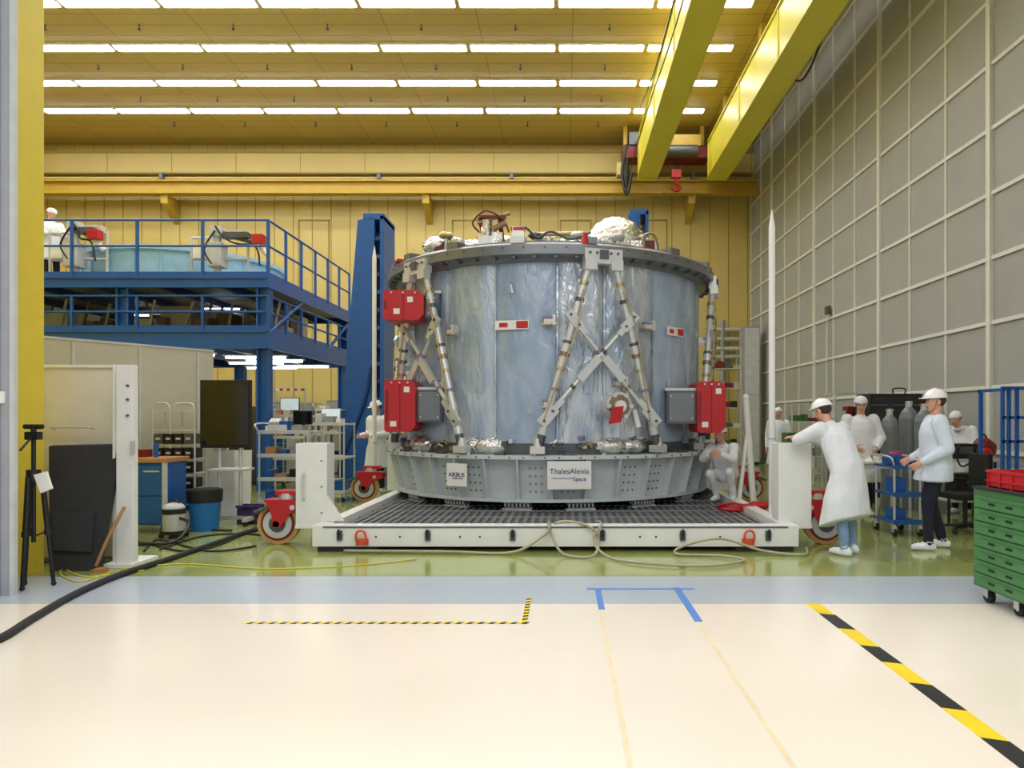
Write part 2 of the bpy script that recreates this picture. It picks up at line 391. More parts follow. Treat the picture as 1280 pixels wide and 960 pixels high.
for k in range(6):
    A=15.5+60*k
    tops=[cp(A-3.8,2.77,3.62),cp(A+3.8,2.77,3.62)]; bots=[cp(A-18.5,2.77,1.06),cp(A+18.5,2.77,1.06)]
    b.obox(cp(A,2.77,3.70),(.54,.12,.2),steel,cb(A)); b.obox(cp(A-3.8,2.8,3.58),(.17,.12,.14),steel,cb(A)); b.obox(cp(A+3.8,2.8,3.58),(.17,.12,.14),steel,cb(A))
    b.obox(cp(A,2.84,3.72),(.12,.04,.12),dsteel,cb(A))
    for dx in(-.2,-.1,.1,.2): b.cyl(cp(A,2.83,3.74)+cb(A)[0]*dx,cp(A,2.85,3.74)+cb(A)[0]*dx,.018,dsteel,n=8)
    for T,Bt,sg in((tops[0],bots[0],-1),(tops[1],bots[1],1)):
        b.cyl(T,Bt,.048,steel)
        for t0,t1,r,m in((.10,.12,.062,gfoil),(.13,.17,.056,steel),(.19,.21,.062,dsteel),(.42,.435,.068,dsteel),(.435,.48,.06,steel),(.48,.50,.07,copper),(.51,.56,.056,steel),(.56,.575,.066,gfoil),(.67,.685,.06,purple),(.88,.92,.066,steel),(.92,.98,.06,dsteel)):
            b.cyl(lerp(T,Bt,t0),lerp(T,Bt,t1),r,m)
        b.obox(Bt+Vector((0,0,.0)),(.2,.16,.1),steel,cb(A+18.5*sg)); b.cyl(Bt-Vector((0,0,.02)),Bt+Vector((0,0,.16)),.08,steel,r2=.05)
        b.tube([lerp(T,Bt,.15)+cb(A)[1]*.06,lerp(T,Bt,.35)+cb(A)[1]*.08+cb(A)[0]*.06,lerp(T,Bt,.6)+cb(A)[1]*.07,lerp(T,Bt,.85)+cb(A)[1]*.07-cb(A)[0]*.05],.01,gfoil,n=6)
    for i,j in((0,1),(1,0)):
        P=lerp(tops[i],bots[i],.31); Q=lerp(tops[j],bots[j],.82)
        b.cyl(P,Q,.034,steel)
        d=(Q-P).normalized(); nrm=cb(A)[1]; side=d.cross(nrm).normalized()
        for c,L,w in((P,.28,.13),(Q,.3,.15),((P+Q)/2-Vector((0,0,0)),.42,.11)):
            b.obox(c+nrm*.04,(L,.05,w),steel,[d,nrm,side])
        b.obox(P+d*.16+nrm*.04,(.16,.06,.08),steel,[d,nrm,side]); b.obox(Q-d*.2+nrm*.04,(.2,.06,.08),steel,[d,nrm,side])
        for c in(P,Q): 
            for dd in(-.09,.09): b.cyl(c+d*dd+nrm*.05,c+d*dd+nrm*.09,.018,dsteel,n=8)
        for t in(.3,.68): b.cyl(lerp(P,Q,t),lerp(P,Q,t+.03),.04,random.choice([purple,gfoil,dsteel]),n=10)
for a,z in((-8+8,2.84),(32,2.82),(-60,2.6),(-66,2.3),(-57,2.9),(70,2.75),(-9+9,1.7),(22,2.0),(-36,2.0),(-32,2.75)):
    b.obox(cp(a,2.62,z),(.13,.1,.09),steel,cb(a)); b.cyl(cp(a-2,2.66,z+.03),cp(a+2,2.66,z+.03),.02,purple); b.cyl(cp(a-2,2.66,z-.06),cp(a+2.4,2.66,z-.05),.018,gfoil); b.obox(cp(a+1.6,2.66,z),(.04,.12,.14),steel,cb(a))
for a,w in((-11.5,.49),(47,.42)):
    b.obox(cp(a,2.575,2.79),(w,.012,.13),white,cb(a)); b.obox(cp(a,2.582,2.79)+cb(a)[0]*w*.3,(w*.34,.012,.10),red,cb(a)); b.obox(cp(a,2.582,2.79)-cb(a)[0]*w*.25,(w*.25,.012,.06),red,cb(a))
def pod(xr0,xr1,xg0,xg1,z0,z1,gy,cut):
    y0,y1=9.95,10.65
    cx=(xr0+xr1)/2; ch=.08
    b.prism([(xr0+ch*.4,y0,z0),(xr1-ch,y0,z0),(xr1,y0,z0+ch),(xr1,y0,z1-ch),(xr1-ch,y0,z1),(xr0+ch*.4,y0,z1),(xr0,y0,z1-ch*.4),(xr0,y0,z0+ch*.4)],(0,y1-y0,0),red)
    b.box(xr0+.02,xr0+.05,y0-.01,y0,z0+.15,z1-.15,redD); b.box(cx-.004,cx+.004,y0-.008,y0,z0,z1,redD)
    b.box(cx-.14,cx-.05,y0-.008,y0,z0+.08,z0+.16,white); b.box(cx+.06,cx+.14,y0-.008,y0,z1-.18,z1-.1,white)
    for q in(.1,.5,.9): b.cyl((lerp(xr0+.08,xr1-.08,q),y0-.02,z1-.04),(lerp(xr0+.08,xr1-.08,q),y0,z1-.04),.015,steel,n=6)
    b.box(xg0,xg1,y0+.1,y1+.1,z0+gy,z1-gy,dsteel); b.box(xg0+.03,xg1-.03,y0+.08,y0+.1,z0+gy+.03,z1-gy-.03,ring)
    b.box(xg0-.02,xg1+.02,y0+.12,y1+.15,z1-gy,z1-gy+.04,steel)
    for zz in (z0+gy+.08,z1-gy-.08):
        for xx in(xg0+.06,xg1-.06): b.cyl((xx,y0+.06,zz),(xx,y0+.08,zz),.012,steel,n=6)
    for zz in(z0+gy,z1-gy): b.cyl(((xg0+xg1)/2,y1-.1,zz),(CX+(cx-CX)*.72,11.0,zz),.05,steel)
    b.cyl((cx,y1-.05,(z0+z1)/2),(CX+(cx-CX)*.8,11.2,(z0+z1)/2),.14,dsteel)
pod(-2.60,-2.15,-2.15,-1.78,Z(540,10),Z(475,10),.14,1)
pod(1.93,2.34,1.50,1.93,Z(541,10),Z(477,10),.13,1)
pod(-2.62,-2.03,-2.03,-1.82,Z(400,10),Z(363,10),.03,1)
c=cp(21,2.6,1.66); n_=cb(21)
b.cyl(c-n_[1]*.1,c+n_[1]*.12,.2,steel,n=20); b.cyl(c+n_[1]*.12,c+n_[1]*.14,.16,copper,n=20); b.cyl(c+n_[1]*.14,c+n_[1]*.2,.08,white)
for k in range(6):
    an=k*math.pi/3; b.cyl(c+n_[1]*.12+n_[0]*.17*math.cos(an)+n_[2]*.17*math.sin(an),c+n_[1]*.17+n_[0]*.17*math.cos(an)+n_[2]*.17*math.sin(an),.035,steel,n=8)
b.prism([c+n_[1]*.2-n_[0]*.2-n_[2]*.25,c+n_[1]*.2-n_[0]*.02-n_[2]*.22,c+n_[1]*.2+n_[0]*.02+n_[2]*.0,c+n_[1]*.2-n_[0]*.14-n_[2]*.02],n_[1]*.03,red)
b.cyl(c+n_[0]*.3-n_[2]*.05,c+n_[0]*.34-n_[2]*.3+n_[1]*.05,.04,white)
# top deck and its equipment
b.lathe(CX,CY,[(0.01,3.8),(2.35,3.8),(2.35,3.9),(.01,3.9)],greyp)
b.cyl((.83,11,3.9),(.83,11,4.25),.48,foil,n=24); b.sph((.83,11,4.22),(.48,.48,.46),foil,32,zmin=-.1,wob=.10)
for k in range(16):
    a=random.uniform(-2.0,-.9); b.sph((a,random.uniform(10.6,11.4),4.12+random.uniform(0,.14)),(.25,.2,.13),foil,14,wob=.3)
b.box(-2.0,-.8,10.5,11.5,3.9,4.14,greyp)
for k in range(34):
    a=random.uniform(-1.9,1.5); y=random.uniform(10.3,11.2); z=4.05+random.uniform(0,.18)+(y-10.3)*.15
    m=random.choice([foil,foil,steel,gfoil,dsteel,redD,white,copper])
    t=random.random()
    if t<.4: b.cyl((a,y,3.9),(a,y,z+.05),.03,steel,n=8); b.sph((a,y,z+.05),(.12,.1,.06),m,12,wob=.3)
    elif t<.7: b.cyl((a,y,3.9),(a,y,z+.1),.04,m,n=10); b.cyl((a,y,z+.06),(a,y,z+.1),.07,m,n=10)
    else: b.box(a-.08,a+.08,y-.05,y+.05,3.9,z+.04,m)
b.tube([(-.8,10.4,4.2),(-.6,10.35,4.36),(-.4,10.4,4.22),(-.2,10.35,4.3),(.1,10.4,4.2),(.4,10.4,4.3)],.018,dsteel)
b.tube([(1.25,10.6,3.9),(1.2,10.5,4.25),(1.4,10.6,4.3),(1.5,10.7,3.95)],.02,gfoil)
b.cyl((-.45,10.6,3.9),(-.45,10.6,4.32),.025,gfoil); b.cyl((.28,10.6,3.9),(.28,10.6,4.34),.025,gfoil); b.cyl((-.47,10.6,4.32),(.3,10.6,4.34),.035,gfoil)
b.sph((-.3,10.9,4.3),(.18,.15,.1),foil,14,wob=.3); b.sph((.1,11.2,4.3),(.3,.2,.12),foil,14,wob=.3)
mx=-1.08
b.box(mx-.22,mx+.1,10.4,10.7,3.9,4.25,steel); b.cyl((mx-.1,10.5,4.2),(mx-.1,10.5,4.5),.09,foil); b.box(mx-.2,mx+.2,10.4,10.5,4.52,4.56,redD)
b.cyl((mx-.24,10.45,4.45),(mx+.26,10.45,4.6),.025,copper); b.cyl((mx+.14,10.5,4.2),(mx+.1,10.5,4.55),.035,redD); b.cyl((mx-.2,10.5,4.55),(mx-.15,10.5,4.3),.04,redD); b.cyl((mx,10.42,4.35),(mx+.2,10.42,4.45),.045,copper)
b.tube([(mx-.2,10.4,4.3),(mx-.3,10.4,4.45),(mx-.1,10.38,4.62),(mx+.15,10.4,4.5),(mx+.25,10.4,4.3)],.014,redD)
for a in(-9,12,42,-30,-52,66,-68):
    b.obox(cp(a,2.66,3.93),(.2,.18,.09),steel if a in(-9,) else ring,cb(a))
b.obox(cp(-9,2.66,4.04),(.16,.16,.14),steel,cb(0)); b.cyl(cp(10.5,2.72,3.78),cp(10.5,2.72,4.03),.08,red,r2=.03)
for a in(-62,76,-9): b.obox(cp(a,2.70,4.08 if a==-9 else 3.96),(.18,.1,.04),red,cb(a))
for a in range(-80,81,16): b.cyl(cp(a,2.5,3.88),cp(a,2.5,4.0),.04,steel)
b.tube([cp(a,2.62,3.92) for a in range(-90,91,10)],.02,dsteel,n=6,sub=3)
b.done('spacecraft_service_module')

# ---------------------------------------------------------------- stand ring
b=B()
b.lathe(CX,CY,[(2.45,.93),(2.80,.93),(2.80,.985),(2.45,.985)],standg,128)
b.lathe(CX,CY,[(2.3,.36),(2.52,.36),(2.64,.93),(2.4,.93)],standg,128)
b.lathe(CX,CY,[(2.3,.33),(2.66,.33),(2.66,.375),(2.3,.375)],standg,128)
for k in range(36):
    a=k*10+1.0; t=cb(a)
    b.prism([cp(a,2.50,.375)-t[0]*.012,cp(a,2.64,.375)-t[0]*.012,cp(a,2.78,.93)-t[0]*.012,cp(a,2.60,.93)-t[0]*.012],t[0]*.024,standg)
    if k%3!=1:
        for i in range(3):
            for j in range(4):
                z=.47+.11*j; r=2.52+.12*(z-.36)/.57+.004; aa=a+3.2+1.8*i
                b.cyl(cp(aa,r-.01,z),cp(aa,r+.008,z),.012,dsteel,n=6)
    b.cyl(cp(a+5,2.76,.98),cp(a+5,2.76,1.01),.03,steel,n=8)
    for da in(2,8): b.cyl(cp(a+da,2.8,.957),cp(a+da,2.812,.957),.012,dsteel,n=6)
    if k%2==0: b.obox(cp(a+5,2.74,1.0),(.14,.1,.04),dsteel,cb(a+5))
for a in(-32,-10,10,32,55,-55,90,-90,120,-120,150,180,-150):
    t=cb(a); c=cp(a,2.52,.285)
    for k in range(7):
        q=c+t[0]*(k-3)*.055
        b.tube([q-t[2]*.055+t[1]*.0,q+t[1]*.07,q+t[2]*.05,q-t[1]*.07,q-t[2]*.05+t[0]*.03],.014,steel,n=6,sub=4)
    b.obox(c+t[2]*.04,(.42,.12,.02),steel,t); b.obox(c-t[2]*.06,(.42,.12,.02),steel,t)
b.done('support_stand_ring')
def sign(th,r,z,w,h,lines):
    t=cb(th); bb=B(); bb.obox(cp(th,r,z),(w,.015,h),white,t); o=bb.done('logo_sign'); 
    for txt,size,dx,dz in lines:
        cu=bpy.data.curves.new('logo_text','FONT'); cu.body=txt; cu.size=size; cu.align_x='CENTER'; cu.align_y='CENTER'; cu.extrude=.002
        cu.materials.append(navyblue); to=bpy.data.objects.new('logo_text',cu); bpy.context.collection.objects.link(to)
        c=cp(th,r+.011,z)+t[0]*dx+t[2]*dz
        mtx=Matrix((t[0],t[2],t[1])).transposed().to_4x4(); mtx.translation=c
        to.parent=o; to.matrix_parent_inverse=Matrix.Identity(4); to.matrix_local=Matrix.Translation(-o.location)@mtx
    return o
sign(-27.5,2.79,.70,.34,.32,[('AIRBUS',.085,.0,0),('DEFENCE & SPACE',.022,.02,-.05)])
sign(5.8,2.79,.72,.60,.38,[('ThalesAlenia',.105,0,.05),('Space',.08,.14,-.055),('a Thales / Leonardo company',.024,-.1,-.04)])

# ---------------------------------------------------------------- transport platform
b=B(); x0,x1=-2.81,2.62; y0,y1=7.68,16.6
b.box(x0,x1,y0,y0+.16,.06,.295,white); b.box(x0,x0+.16,y0+.16,y1,.06,.295,white); b.box(x1-.16,x1,y0+.16,y1,.06,.295,white); b.box(x0,x1,y1,y1+.16,.06,.295,white)
b.box(x0+.16,x1-.16,y0+.16,y1,.1,.2,deck)
x=x0+.2
while x<x1-.2:
    b.box(x,x+.05,y0+.16,y1,.2,.215,deckL); x+=.1
y=y0+.6
while y<y1: b.box(x0+.16,x1-.16,y,y+.04,.2,.218,deckL); y+=.6
for xa,xb in((x0+.05,x0+.72),(x1-.7,x1-.05)): b.box(xa,xb,y0+.02,y0+.6,0,.06,rubber)
for xx in(x0+.05,x1-.6):
    for yy in(11,15): b.box(xx,xx+.5,yy,yy+.5,0,.06,rubber)
b.box(x0+.12,x1-.12,y0-.012,y0,.27,.285,dsteel)
for px in(425,535,641,753,853,960):
    xx=X(px,y0); b.box(xx-.03,xx+.03,y0-.03,y0,.13,.24,dsteel); b.cyl((xx,y0-.05,.16),(xx,y0-.05,.26),.012,black,n=8); b.box(xx-.045,xx+.045,y0-.02,y0,.20,.215,steel)
orange=M('orange_red',(224,92,60),.4)
for px in(453,935):
    xx=X(px,y0); b.box(xx-.07,xx+.07,y0-.02,y0,.08,.15,orange)
    b.tube([(xx-.05,y0-.03,.09),(xx-.055,y0-.06,.18),(xx-.04,y0-.065,.23),(xx,y0-.07,.25),(xx+.04,y0-.065,.23),(xx+.055,y0-.06,.18),(xx+.05,y0-.03,.09)],.014,orange)
for px in(470,500,575,600,690,800,820,900): 
    xx=X(px,y0); b.cyl((xx,y0-.006,.17),(xx,y0,.17),.012,dsteel,n=8)
for xa,xb,ya in((-3.10,-2.74,7.95),(2.48,2.86,7.95)):
    b.box(xa,xb,ya,ya+.26,.22,1.20,white); b.box(xa+.03,xb-.03,ya+.03,ya+.23,1.20,1.205,lgrey)
    b.box(xa-.005,xb+.005,ya-.01,ya+.27,.22,.26,white)
for xa,xb,ya in((-3.11,-2.72,12.1),(2.46,2.88,12.1)): b.box(xa,xb,ya,ya+.42,.22,.9,white)
b.prism([(-2.74,7.95,.6),(-2.74,7.95,.3),(-2.55,7.95,.3)],(0,.05,0),white)
b.rod([(-3.0,7.95,.55),(-3.0,7.90,.57),(-3.0,7.90,.83),(-3.0,7.95,.85)],.012,steel)
for zz in(.4,.7,1.0): b.cyl((-2.8,7.94,zz),(-2.8,7.95,zz),.01,dsteel,n=6)
b.done('transport_platform',.008)

def caster(cx,cy,sgn):
    b=B(); r=.245
    b.cyl((cx,cy-.06,r),(cx,cy+.06,r),r,tyre,n=36); b.cyl((cx,cy-.065,r),(cx,cy+.065,r),r*.82,redD,n=32); b.cyl((cx,cy-.075,r),(cx,cy+.075,r),r*.7,lgrey,n=28); b.cyl((cx,cy-.085,r),(cx,cy+.085,r),r*.4,dsteel,n=24); b.cyl((cx,cy-.12,r),(cx,cy+.12,r),.04,steel)
    for s in(-1,1):
        y=cy+s*.10
        b.prism([(cx-sgn*.12,y,r+.26),(cx+sgn*.34,y,r+.28),(cx+sgn*.34,y,r+.17),(cx+sgn*.18,y,r+.14),(cx+sgn*.05,y,r-.04),(cx-sgn*.04,y,r-.04),(cx-sgn*.05,y,r+.1)],(0,.02*s,0),red)
    b.box(min(cx-sgn*.14,cx+sgn*.34),max(cx-sgn*.14,cx+sgn*.34),cy-.125,cy+.125,r+.26,r+.29,red)
    b.cyl((cx+sgn*.1,cy,r+.29),(cx+sgn*.1,cy,r+.36),.1,steel); b.box(min(cx-sgn*.02,cx+sgn*.28),max(cx-sgn*.02,cx+sgn*.28),cy-.09,cy+.09,r+.34,r+.39,red)
    b.cyl((cx-sgn*.1,cy-.11,r+.2),(cx-sgn*.25,cy-.11,r+.14),.02,dsteel); b.cyl((cx+sgn*.2,cy-.1,r+.2),(cx+sgn*.2,cy-.14,r+.2),.03,steel)
    b.done('caster_wheel',.004)
caster(X(352,8.25),8.2,1); caster(-3.57,12.35,1); caster(X(1026,8.3),8.2,-1); caster(3.35,12.35,-1)

def pole(px,d,ztop,zb,r):
    b=B(); x=X(px,d); b.cyl((x,d,zb),(x,d,zb+.04),r*2.6,white); b.cyl((x,d,zb+.04),(x,d,ztop-.22),r,white); b.cyl((x,d,ztop-.22),(x,d,ztop),r,white,r2=r*.15); b.cyl((x,d,zb+1.0),(x,d,zb+1.03),r*1.2,lgrey); b.done('guide_pole')
pole(965,8.6,Z(262,8.6),.222,.04); pole(468,13.2,Z(308,13.2),.0,.04)
b=B(); b.cyl(W(932,497,10.4),(X(943,10.4),10.4,.02),.05,white); b.cyl(W(934,540,10.4),(X(920,10.4),10.3,.03),.03,white); b.cyl(W(933,560,10.4),(X(930,10.4),10.9,.03),.03,white); b.sph(W(932,497,10.4),.055,white); b.cyl(W(926,580,10.35),W(942,580,10.4),.02,lgrey); b.done('white_support_stand')

# ---------------------------------------------------------------- mezzanine
def mezz():
    b=B(); y0,y1=14.0,19.3; xr=-6.02; xl=-13.5; zu=Z(347,14); zu0=Z(360,14); zl=Z(414,14); zl0=Z(436,14)
    for z1,z0 in((zu,zu0),(zl,zl0)):
        b.box(xl,xr,y0,y1,z1-.06,z1,greyp)
        b.box(xl,xr,y0-.05,y0,z0,z1+.02,blue); b.box(xr,xr+.05,y0-.05,y1,z0,z1+.02,blue); b.box(xl,xr,y1,y1+.05,z0,z1+.02,blue)
        b.box(xl,xr,y0-.08,y0-.05,z1-.03,z1+.02,blue); b.box(xl,xr,y0-.08,y0-.05,z0,z0+.05,blue)
        x=xl
        while x<xr: b.box(x,x+.1,y0,y1,z0,z1-.06,blueD); x+=1.3
    for cx in(X(328,14)-.0,-9.0,-12.2):
        for cy in(y0+.1,y1-.15):
            b.box(cx-.13,cx+.13,cy-.02,cy+.0,0,zu0,blue); b.box(cx-.13,cx-.09,cy-.1,cy+.1,0,zu0,blue); b.box(cx+.09,cx+.13,cy-.1,cy+.1,0,zu0,blue)
    def rail(z,h):
        x=xr; 
        while x>xl: b.box(x-.025,x+.025,y0-.03,y0+.02,z,z+h,blue); x-=1.33
        y=y0
        while y<y1+.1: b.box(xr-.02,xr+.03,y-.025,y+.025,z,z+h,blue); y+=.88
        for hh in(h,h*.55): 
            b.cyl((xl,y0,z+hh),(xr,y0,z+hh),.024,blue,n=8); b.cyl((xr,y0,z+hh),(xr,y1,z+hh),.024,blue,n=8)
        b.box(xl,xr,y0-.01,y0+.01,z,z+.12,blue); b.box(xr-.01,xr+.01,y0,y1,z,z+.12,blue)
    rail(zu,Z(275,14)-zu); rail(zl,.72)
    b.cyl((xr,y0+.1,zl),(xr,y0+1.8,zu0),.04,blue,n=8); b.cyl((xr,y0+3.6,zl),(xr,y0+5.2,zu0),.04,blue,n=8)
    for xx,yy in((-8.2,14.8),(-6.9,15.4),(-7.6,17),(-6.9,16.4),(-9.8,16),(-6.9,18.2),(-7.9,18.6)):
        b.box(xx-.65,xx+.65,yy-.06,yy+.06,zl0-.08,zl0-.03,strip2); b.box(xx-.7,xx+.7,yy-.08,yy+.08,zl0-.03,zl0,white)
    for xx,yy in((-8.2,16.5),(-10.5,17.5)):
        b.box(xx-.4,xx+.4,yy-.04,yy+.04,zu0-.05,zu0-.02,strip2); b.box(xx-.45,xx+.45,yy-.06,yy+.06,zu0-.02,zu0,white)
    b.done('blue_mezzanine_platform'); return zu,zl
zu,zl=mezz()
b=B(); cx,cy=-9.15,16.75
b.lathe(cx,cy,[(2.0,zu),(2.12,zu),(2.14,zu+.72),(2.2,zu+.74),(2.2,zu+.82),(1.98,zu+.82),(1.98,zu+.7)],lblue,64)
for k in range(24):
    a=math.radians(k*15); b.cyl((cx+2.15*math.sin(a),cy-2.15*math.cos(a),zu),(cx+2.15*math.sin(a),cy-2.15*math.cos(a),zu+.74),.02,lblue,n=6)
b.lathe(cx,cy,[(.01,zu+.3),(1.99,zu+.3),(1.99,zu+.36),(.01,zu+.36)],lgrey,48)
b.done('wrapped_tank_ring')
def arm(px0,px1,py,d):
    b=B(); a=W(px0,py,d); c=W(px1,py+14,d); z0=zu
    b.cyl((a.x,d,z0),(a.x,d,a.z),.07,lgrey); b.obox((a.x,d,z0+.06),(.5,.4,.12),dsteel); b.cyl(a,c,.06,dsteel,r2=.05); b.cyl(c,c+Vector((.2,0,-.25)),.05,white)
    b.obox((a+c)/2+Vector((0,0,.04)),(.5,.2,.12),dsteel,rz=0); b.obox(c+Vector((.05,-.05,.06)),(.22,.2,.2),red); b.obox(a,(.24,.2,.2),lgrey)
    b.tube([a+Vector((0,-.1,.1)),a+Vector((.15,-.12,-.1)),(a+c)/2+Vector((0,-.13,-.15)),c+Vector((0,-.1,-.1)),c+Vector((.1,-.12,-.5))],.02,black)
    b.tube([a+Vector((0,-.12,0)),a+Vector((-.2,-.15,-.4)),a+Vector((-.05,-.14,-.7))],.02,black)
    b.obox((a.x,d,z0+.55),(.3,.3,.5),lgrey)
    for dx in(-.6,.6):
        b.cyl((a.x+dx,d+.1,z0),(a.x+dx,d+.1,a.z-.05),.03,lgrey,n=8)
    b.cyl((a.x-.6,d+.1,a.z-.1),(a.x+.6,d+.1,a.z-.1),.03,lgrey,n=8); b.cyl((a.x-.6,d+.1,z0+.5),(a.x+.6,d+.1,z0+.5),.03,lgrey,n=8)
    b.obox((a.x+.35,d+.1,a.z-.02),(.35,.2,.14),beige); b.obox((a.x-.4,d+.1,z0+.62),(.25,.2,.24),white)
    b.done('articulated_inspection_arm',.005)
arm(272,322,290,14.45); arm(94,118,284,14.45)
b=B()
for k in range(26):
    px=60+k*14; d=random.uniform(15,18)
    xx=min(X(px,d),-6.5); w=random.uniform(.2,.5); h=random.uniform(.3,.78)
    m=random.choice([greyp,lgrey,beige,lgrey,brown,dsteel,brown,steel])
    b.box(xx-w,xx+w*.4,d,d+.5,zl,zl+h,m); b.cyl((xx,d-.05,zl+.0),(xx+random.uniform(-.3,.3),d-.05,zl+.85),.03,random.choice([steel,brown,lgrey]),n=8)
b.box(-12,-6.6,18.2,18.5,zl,zl+.2,beige)
b.done('test_equipment_row')

def tower(d,xt0,xt1,xb0,xb1,ztop,dx):
    b=B()
    P=[(xb0,d,0),(xb1,d,0),(xb1-.02,d,ztop*.45),(xt1,d,ztop),(xt0,d,ztop-.05),(lerp(xt0,xb0,.45),d,ztop*.55)]
    b.prism(P,(0,.12,0),blue); b.prism([(p[0],p[1]+.9,p[2]) for p in P],(0,.12,0),blue)
    b.prism([(xb0,d+.1,0),(xb0+.04,d+.1,0),(xt0+.04,d+.1,ztop),(xt0,d+.1,ztop-.05)],(0,.82,0),blueD)
    for k in range(14):
        z=.3+k*(ztop-.4)/14; b.box(xb1-.06,xb1+.02+dx,d+.02,d+.08,z,z+.08,blueD if k%2 else blue); b.cyl((xb1-.1,d+.1,z),(xb1-.1,d+.92,z+.3),.03,blue,n=6)
        b.box(lerp(xb0,xt0,z/ztop)+.1,lerp(xb0,xt0,z/ztop)+.14,d-.012,d,z,z+.04,dsteel)
    b.box(xb1+dx,xb1+dx+.08,d,d+1.0,0,ztop+.05,blue); b.box(xt1-.25,xb1+dx+.08,d,d+1.0,ztop-.04,ztop+.1,blue)
    b.box(xb1-.02,xb1+.04,d+.3,d+.6,.2,ztop-.3,blueD)
    b.tube([(xb1-.05,d-.03,ztop*.45),(xb1-.2,d-.03,ztop*.32),(xb0+.2,d-.03,ztop*.12),(xb0+.1,d-.03,0.1)],.035,blueD)
    b.box(xb0-.1,xb1+.1,d-.05,d+1.05,0,.06,blue)
    b.done('blue_lifting_tower',.006)
tower(15,X(447,15),X(468,15),X(420,15),X(468,15),Z(272,15),.12)
tower(17.5,X(786,17.5),X(800,17.5),X(775,17.5),X(802,17.5),Z(266,17.5),.1)

# ---------------------------------------------------------------- left foreground
b=B(); d=6.08; cx=X(42,d)
for a in(30,150,270):
    t=math.radians(a); ft=Vector((cx+.15*math.cos(t),d+.13*math.sin(t),.0)); m1=Vector((cx+.06*math.cos(t),d+.06*math.sin(t),.98))
    b.cyl(m1,lerp(m1,ft,.5),.022,black,n=8); b.cyl(lerp(m1,ft,.45),ft+Vector((0,0,.02)),.016,black,n=8); b.sph(ft+Vector((0,0,.022)),.022,rubber,8); b.cyl(lerp(m1,ft,.48),lerp(m1,ft,.53),.028,black,n=8)
    b.cyl((cx,d,.45),lerp(m1,ft,.5),.008,black,n=6)
b.cyl((cx,d,.4),(cx,d,1.3),.018,black); b.cyl((cx,d,.94),(cx,d,1.04),.055,black); b.obox((cx,d,1.34),(.11,.07,.07),black); b.cyl((cx-.08,d,1.42),(cx+.08,d,1.42),.022,black); b.cyl((cx,d,1.3),(cx,d,1.44),.022,black); b.cyl((cx,d-.02,1.33),(cx+.04,d-.2,1.22),.01,black,n=6)
b.prism([(cx+.06,d-.08,1.0),(cx+.17,d-.08,1.03),(cx+.22,d-.08,.88),(cx+.12,d-.08,.84)],(0,.02,0),white)
b.done('camera_tripod')
b=B(); b.obox((X(97,7.35),7.28,1.02),(.95,.05,2.02),doorb,rz=4)
b.obox((X(159,6.95),6.95,1.03),(.165,.09,2.0),white); b.obox((X(150,7.0)-.03,7.05,1.03),(.03,.2,2.0),white); b.obox((X(97,7.35),7.25,2.04),(.97,.06,.03),white,rz=4)
for z in(1.82,1.68,1.52): b.cyl((X(160,6.9),6.88,z),(X(160,6.9),6.905,z),.012,dsteel,n=8)
b.obox((X(165,6.9)+.02,6.88,1.2),(.03,.04,.14),steel)
b.rod([(X(70,7.2),7.2,1.38),(X(70,7.2),7.12,1.4),(X(118,7.2),7.12,1.4),(X(118,7.2),7.2,1.38)],.01,steel)
b.box(X(97,7.35)-.4,X(97,7.35)+.45,7.1,7.45,0,.03,dsteel); b.box(X(150,6.95)-.1,X(170,6.95)+.02,6.85,7.3,0,.04,white)
b.done('white_door_panel',.004)
b=B()
P=[W(61,558,6.98),W(142,556,6.98),W(148,572,6.95),W(122,697,6.72),W(62,694,6.72)]
P[-1].z=P[-2].z=0.0
b.prism(P,(0,.06,.01),foam); b.prism([W(66,640,6.82),W(118,640,6.82),W(114,690,6.72),W(66,688,6.72)],(0,.01,0),foam)
b.done('dark_foam_board')
b=B(); b.tube([(X(152,6.75),6.8,.62),(X(144,6.75),6.75,.45),(X(136,6.75),6.72,.3),(X(124,6.75),6.7,.05)],.016,wood); b.obox((X(128,6.7),6.68,.02),(.1,.08,.04),wood); b.done('wooden_prop')
b=B(); a=Vector((-8.1,7.0,0)); c=Vector((-5.56,10.87,0)); dd=(c-a).normalized(); nn=Vector((dd.y,-dd.x,0)); L=(c-a).length
b.obox((a+c)/2+Vector((0,0,1.27)),(L,.08,2.54),beige,[dd,nn,Vector((0,0,1))]); b.obox((a+c)/2+Vector((0,0,2.55)),(L,.1,.03),lgrey,[dd,nn,Vector((0,0,1))])
for k in range(6): b.obox(a+dd*(k+.2)*L/5.5+nn*.05+Vector((0,0,1.27)),(.03,.02,2.5),lgrey,[dd,nn,Vector((0,0,1))])
b.done('partition_screen')
b=B(); x0,x1,y0,y1=-5.85,X(208,8.8),8.8,9.35
b.box(x0,x1,y0,y1,.92,.98,wood); b.box(x0+.03,x1-.03,y0+.04,y1-.03,.12,.92,blue); b.box(x0+.05,x1-.05,y0+.02,y0+.04,.5,.88,M('bench_blue_face',(34,96,160),.45)); b.box(x0+.05,x1-.05,y0+.02,y0+.04,.14,.48,M('bench_blue_face'))
b.box(x1-.3,x1-.1,y0,y0+.02,.8,.82,steel); b.box(x1-.06,x1-.01,y0,y0+.05,0,.92,lgrey)
for xx in(x0+.06,x1-.08): b.box(xx-.03,xx+.03,y0+.06,y0+.12,0,.12,black); b.box(xx-.03,xx+.03,y1-.12,y1-.06,0,.12,black)
b.cyl((x1-.25,y0+.2,.98),(x1-.25,y0+.2,1.16),.03,blue); b.obox((x1-.5,y0+.3,1.03),(.2,.15,.1),redD)
b.done('blue_workbench',.005)
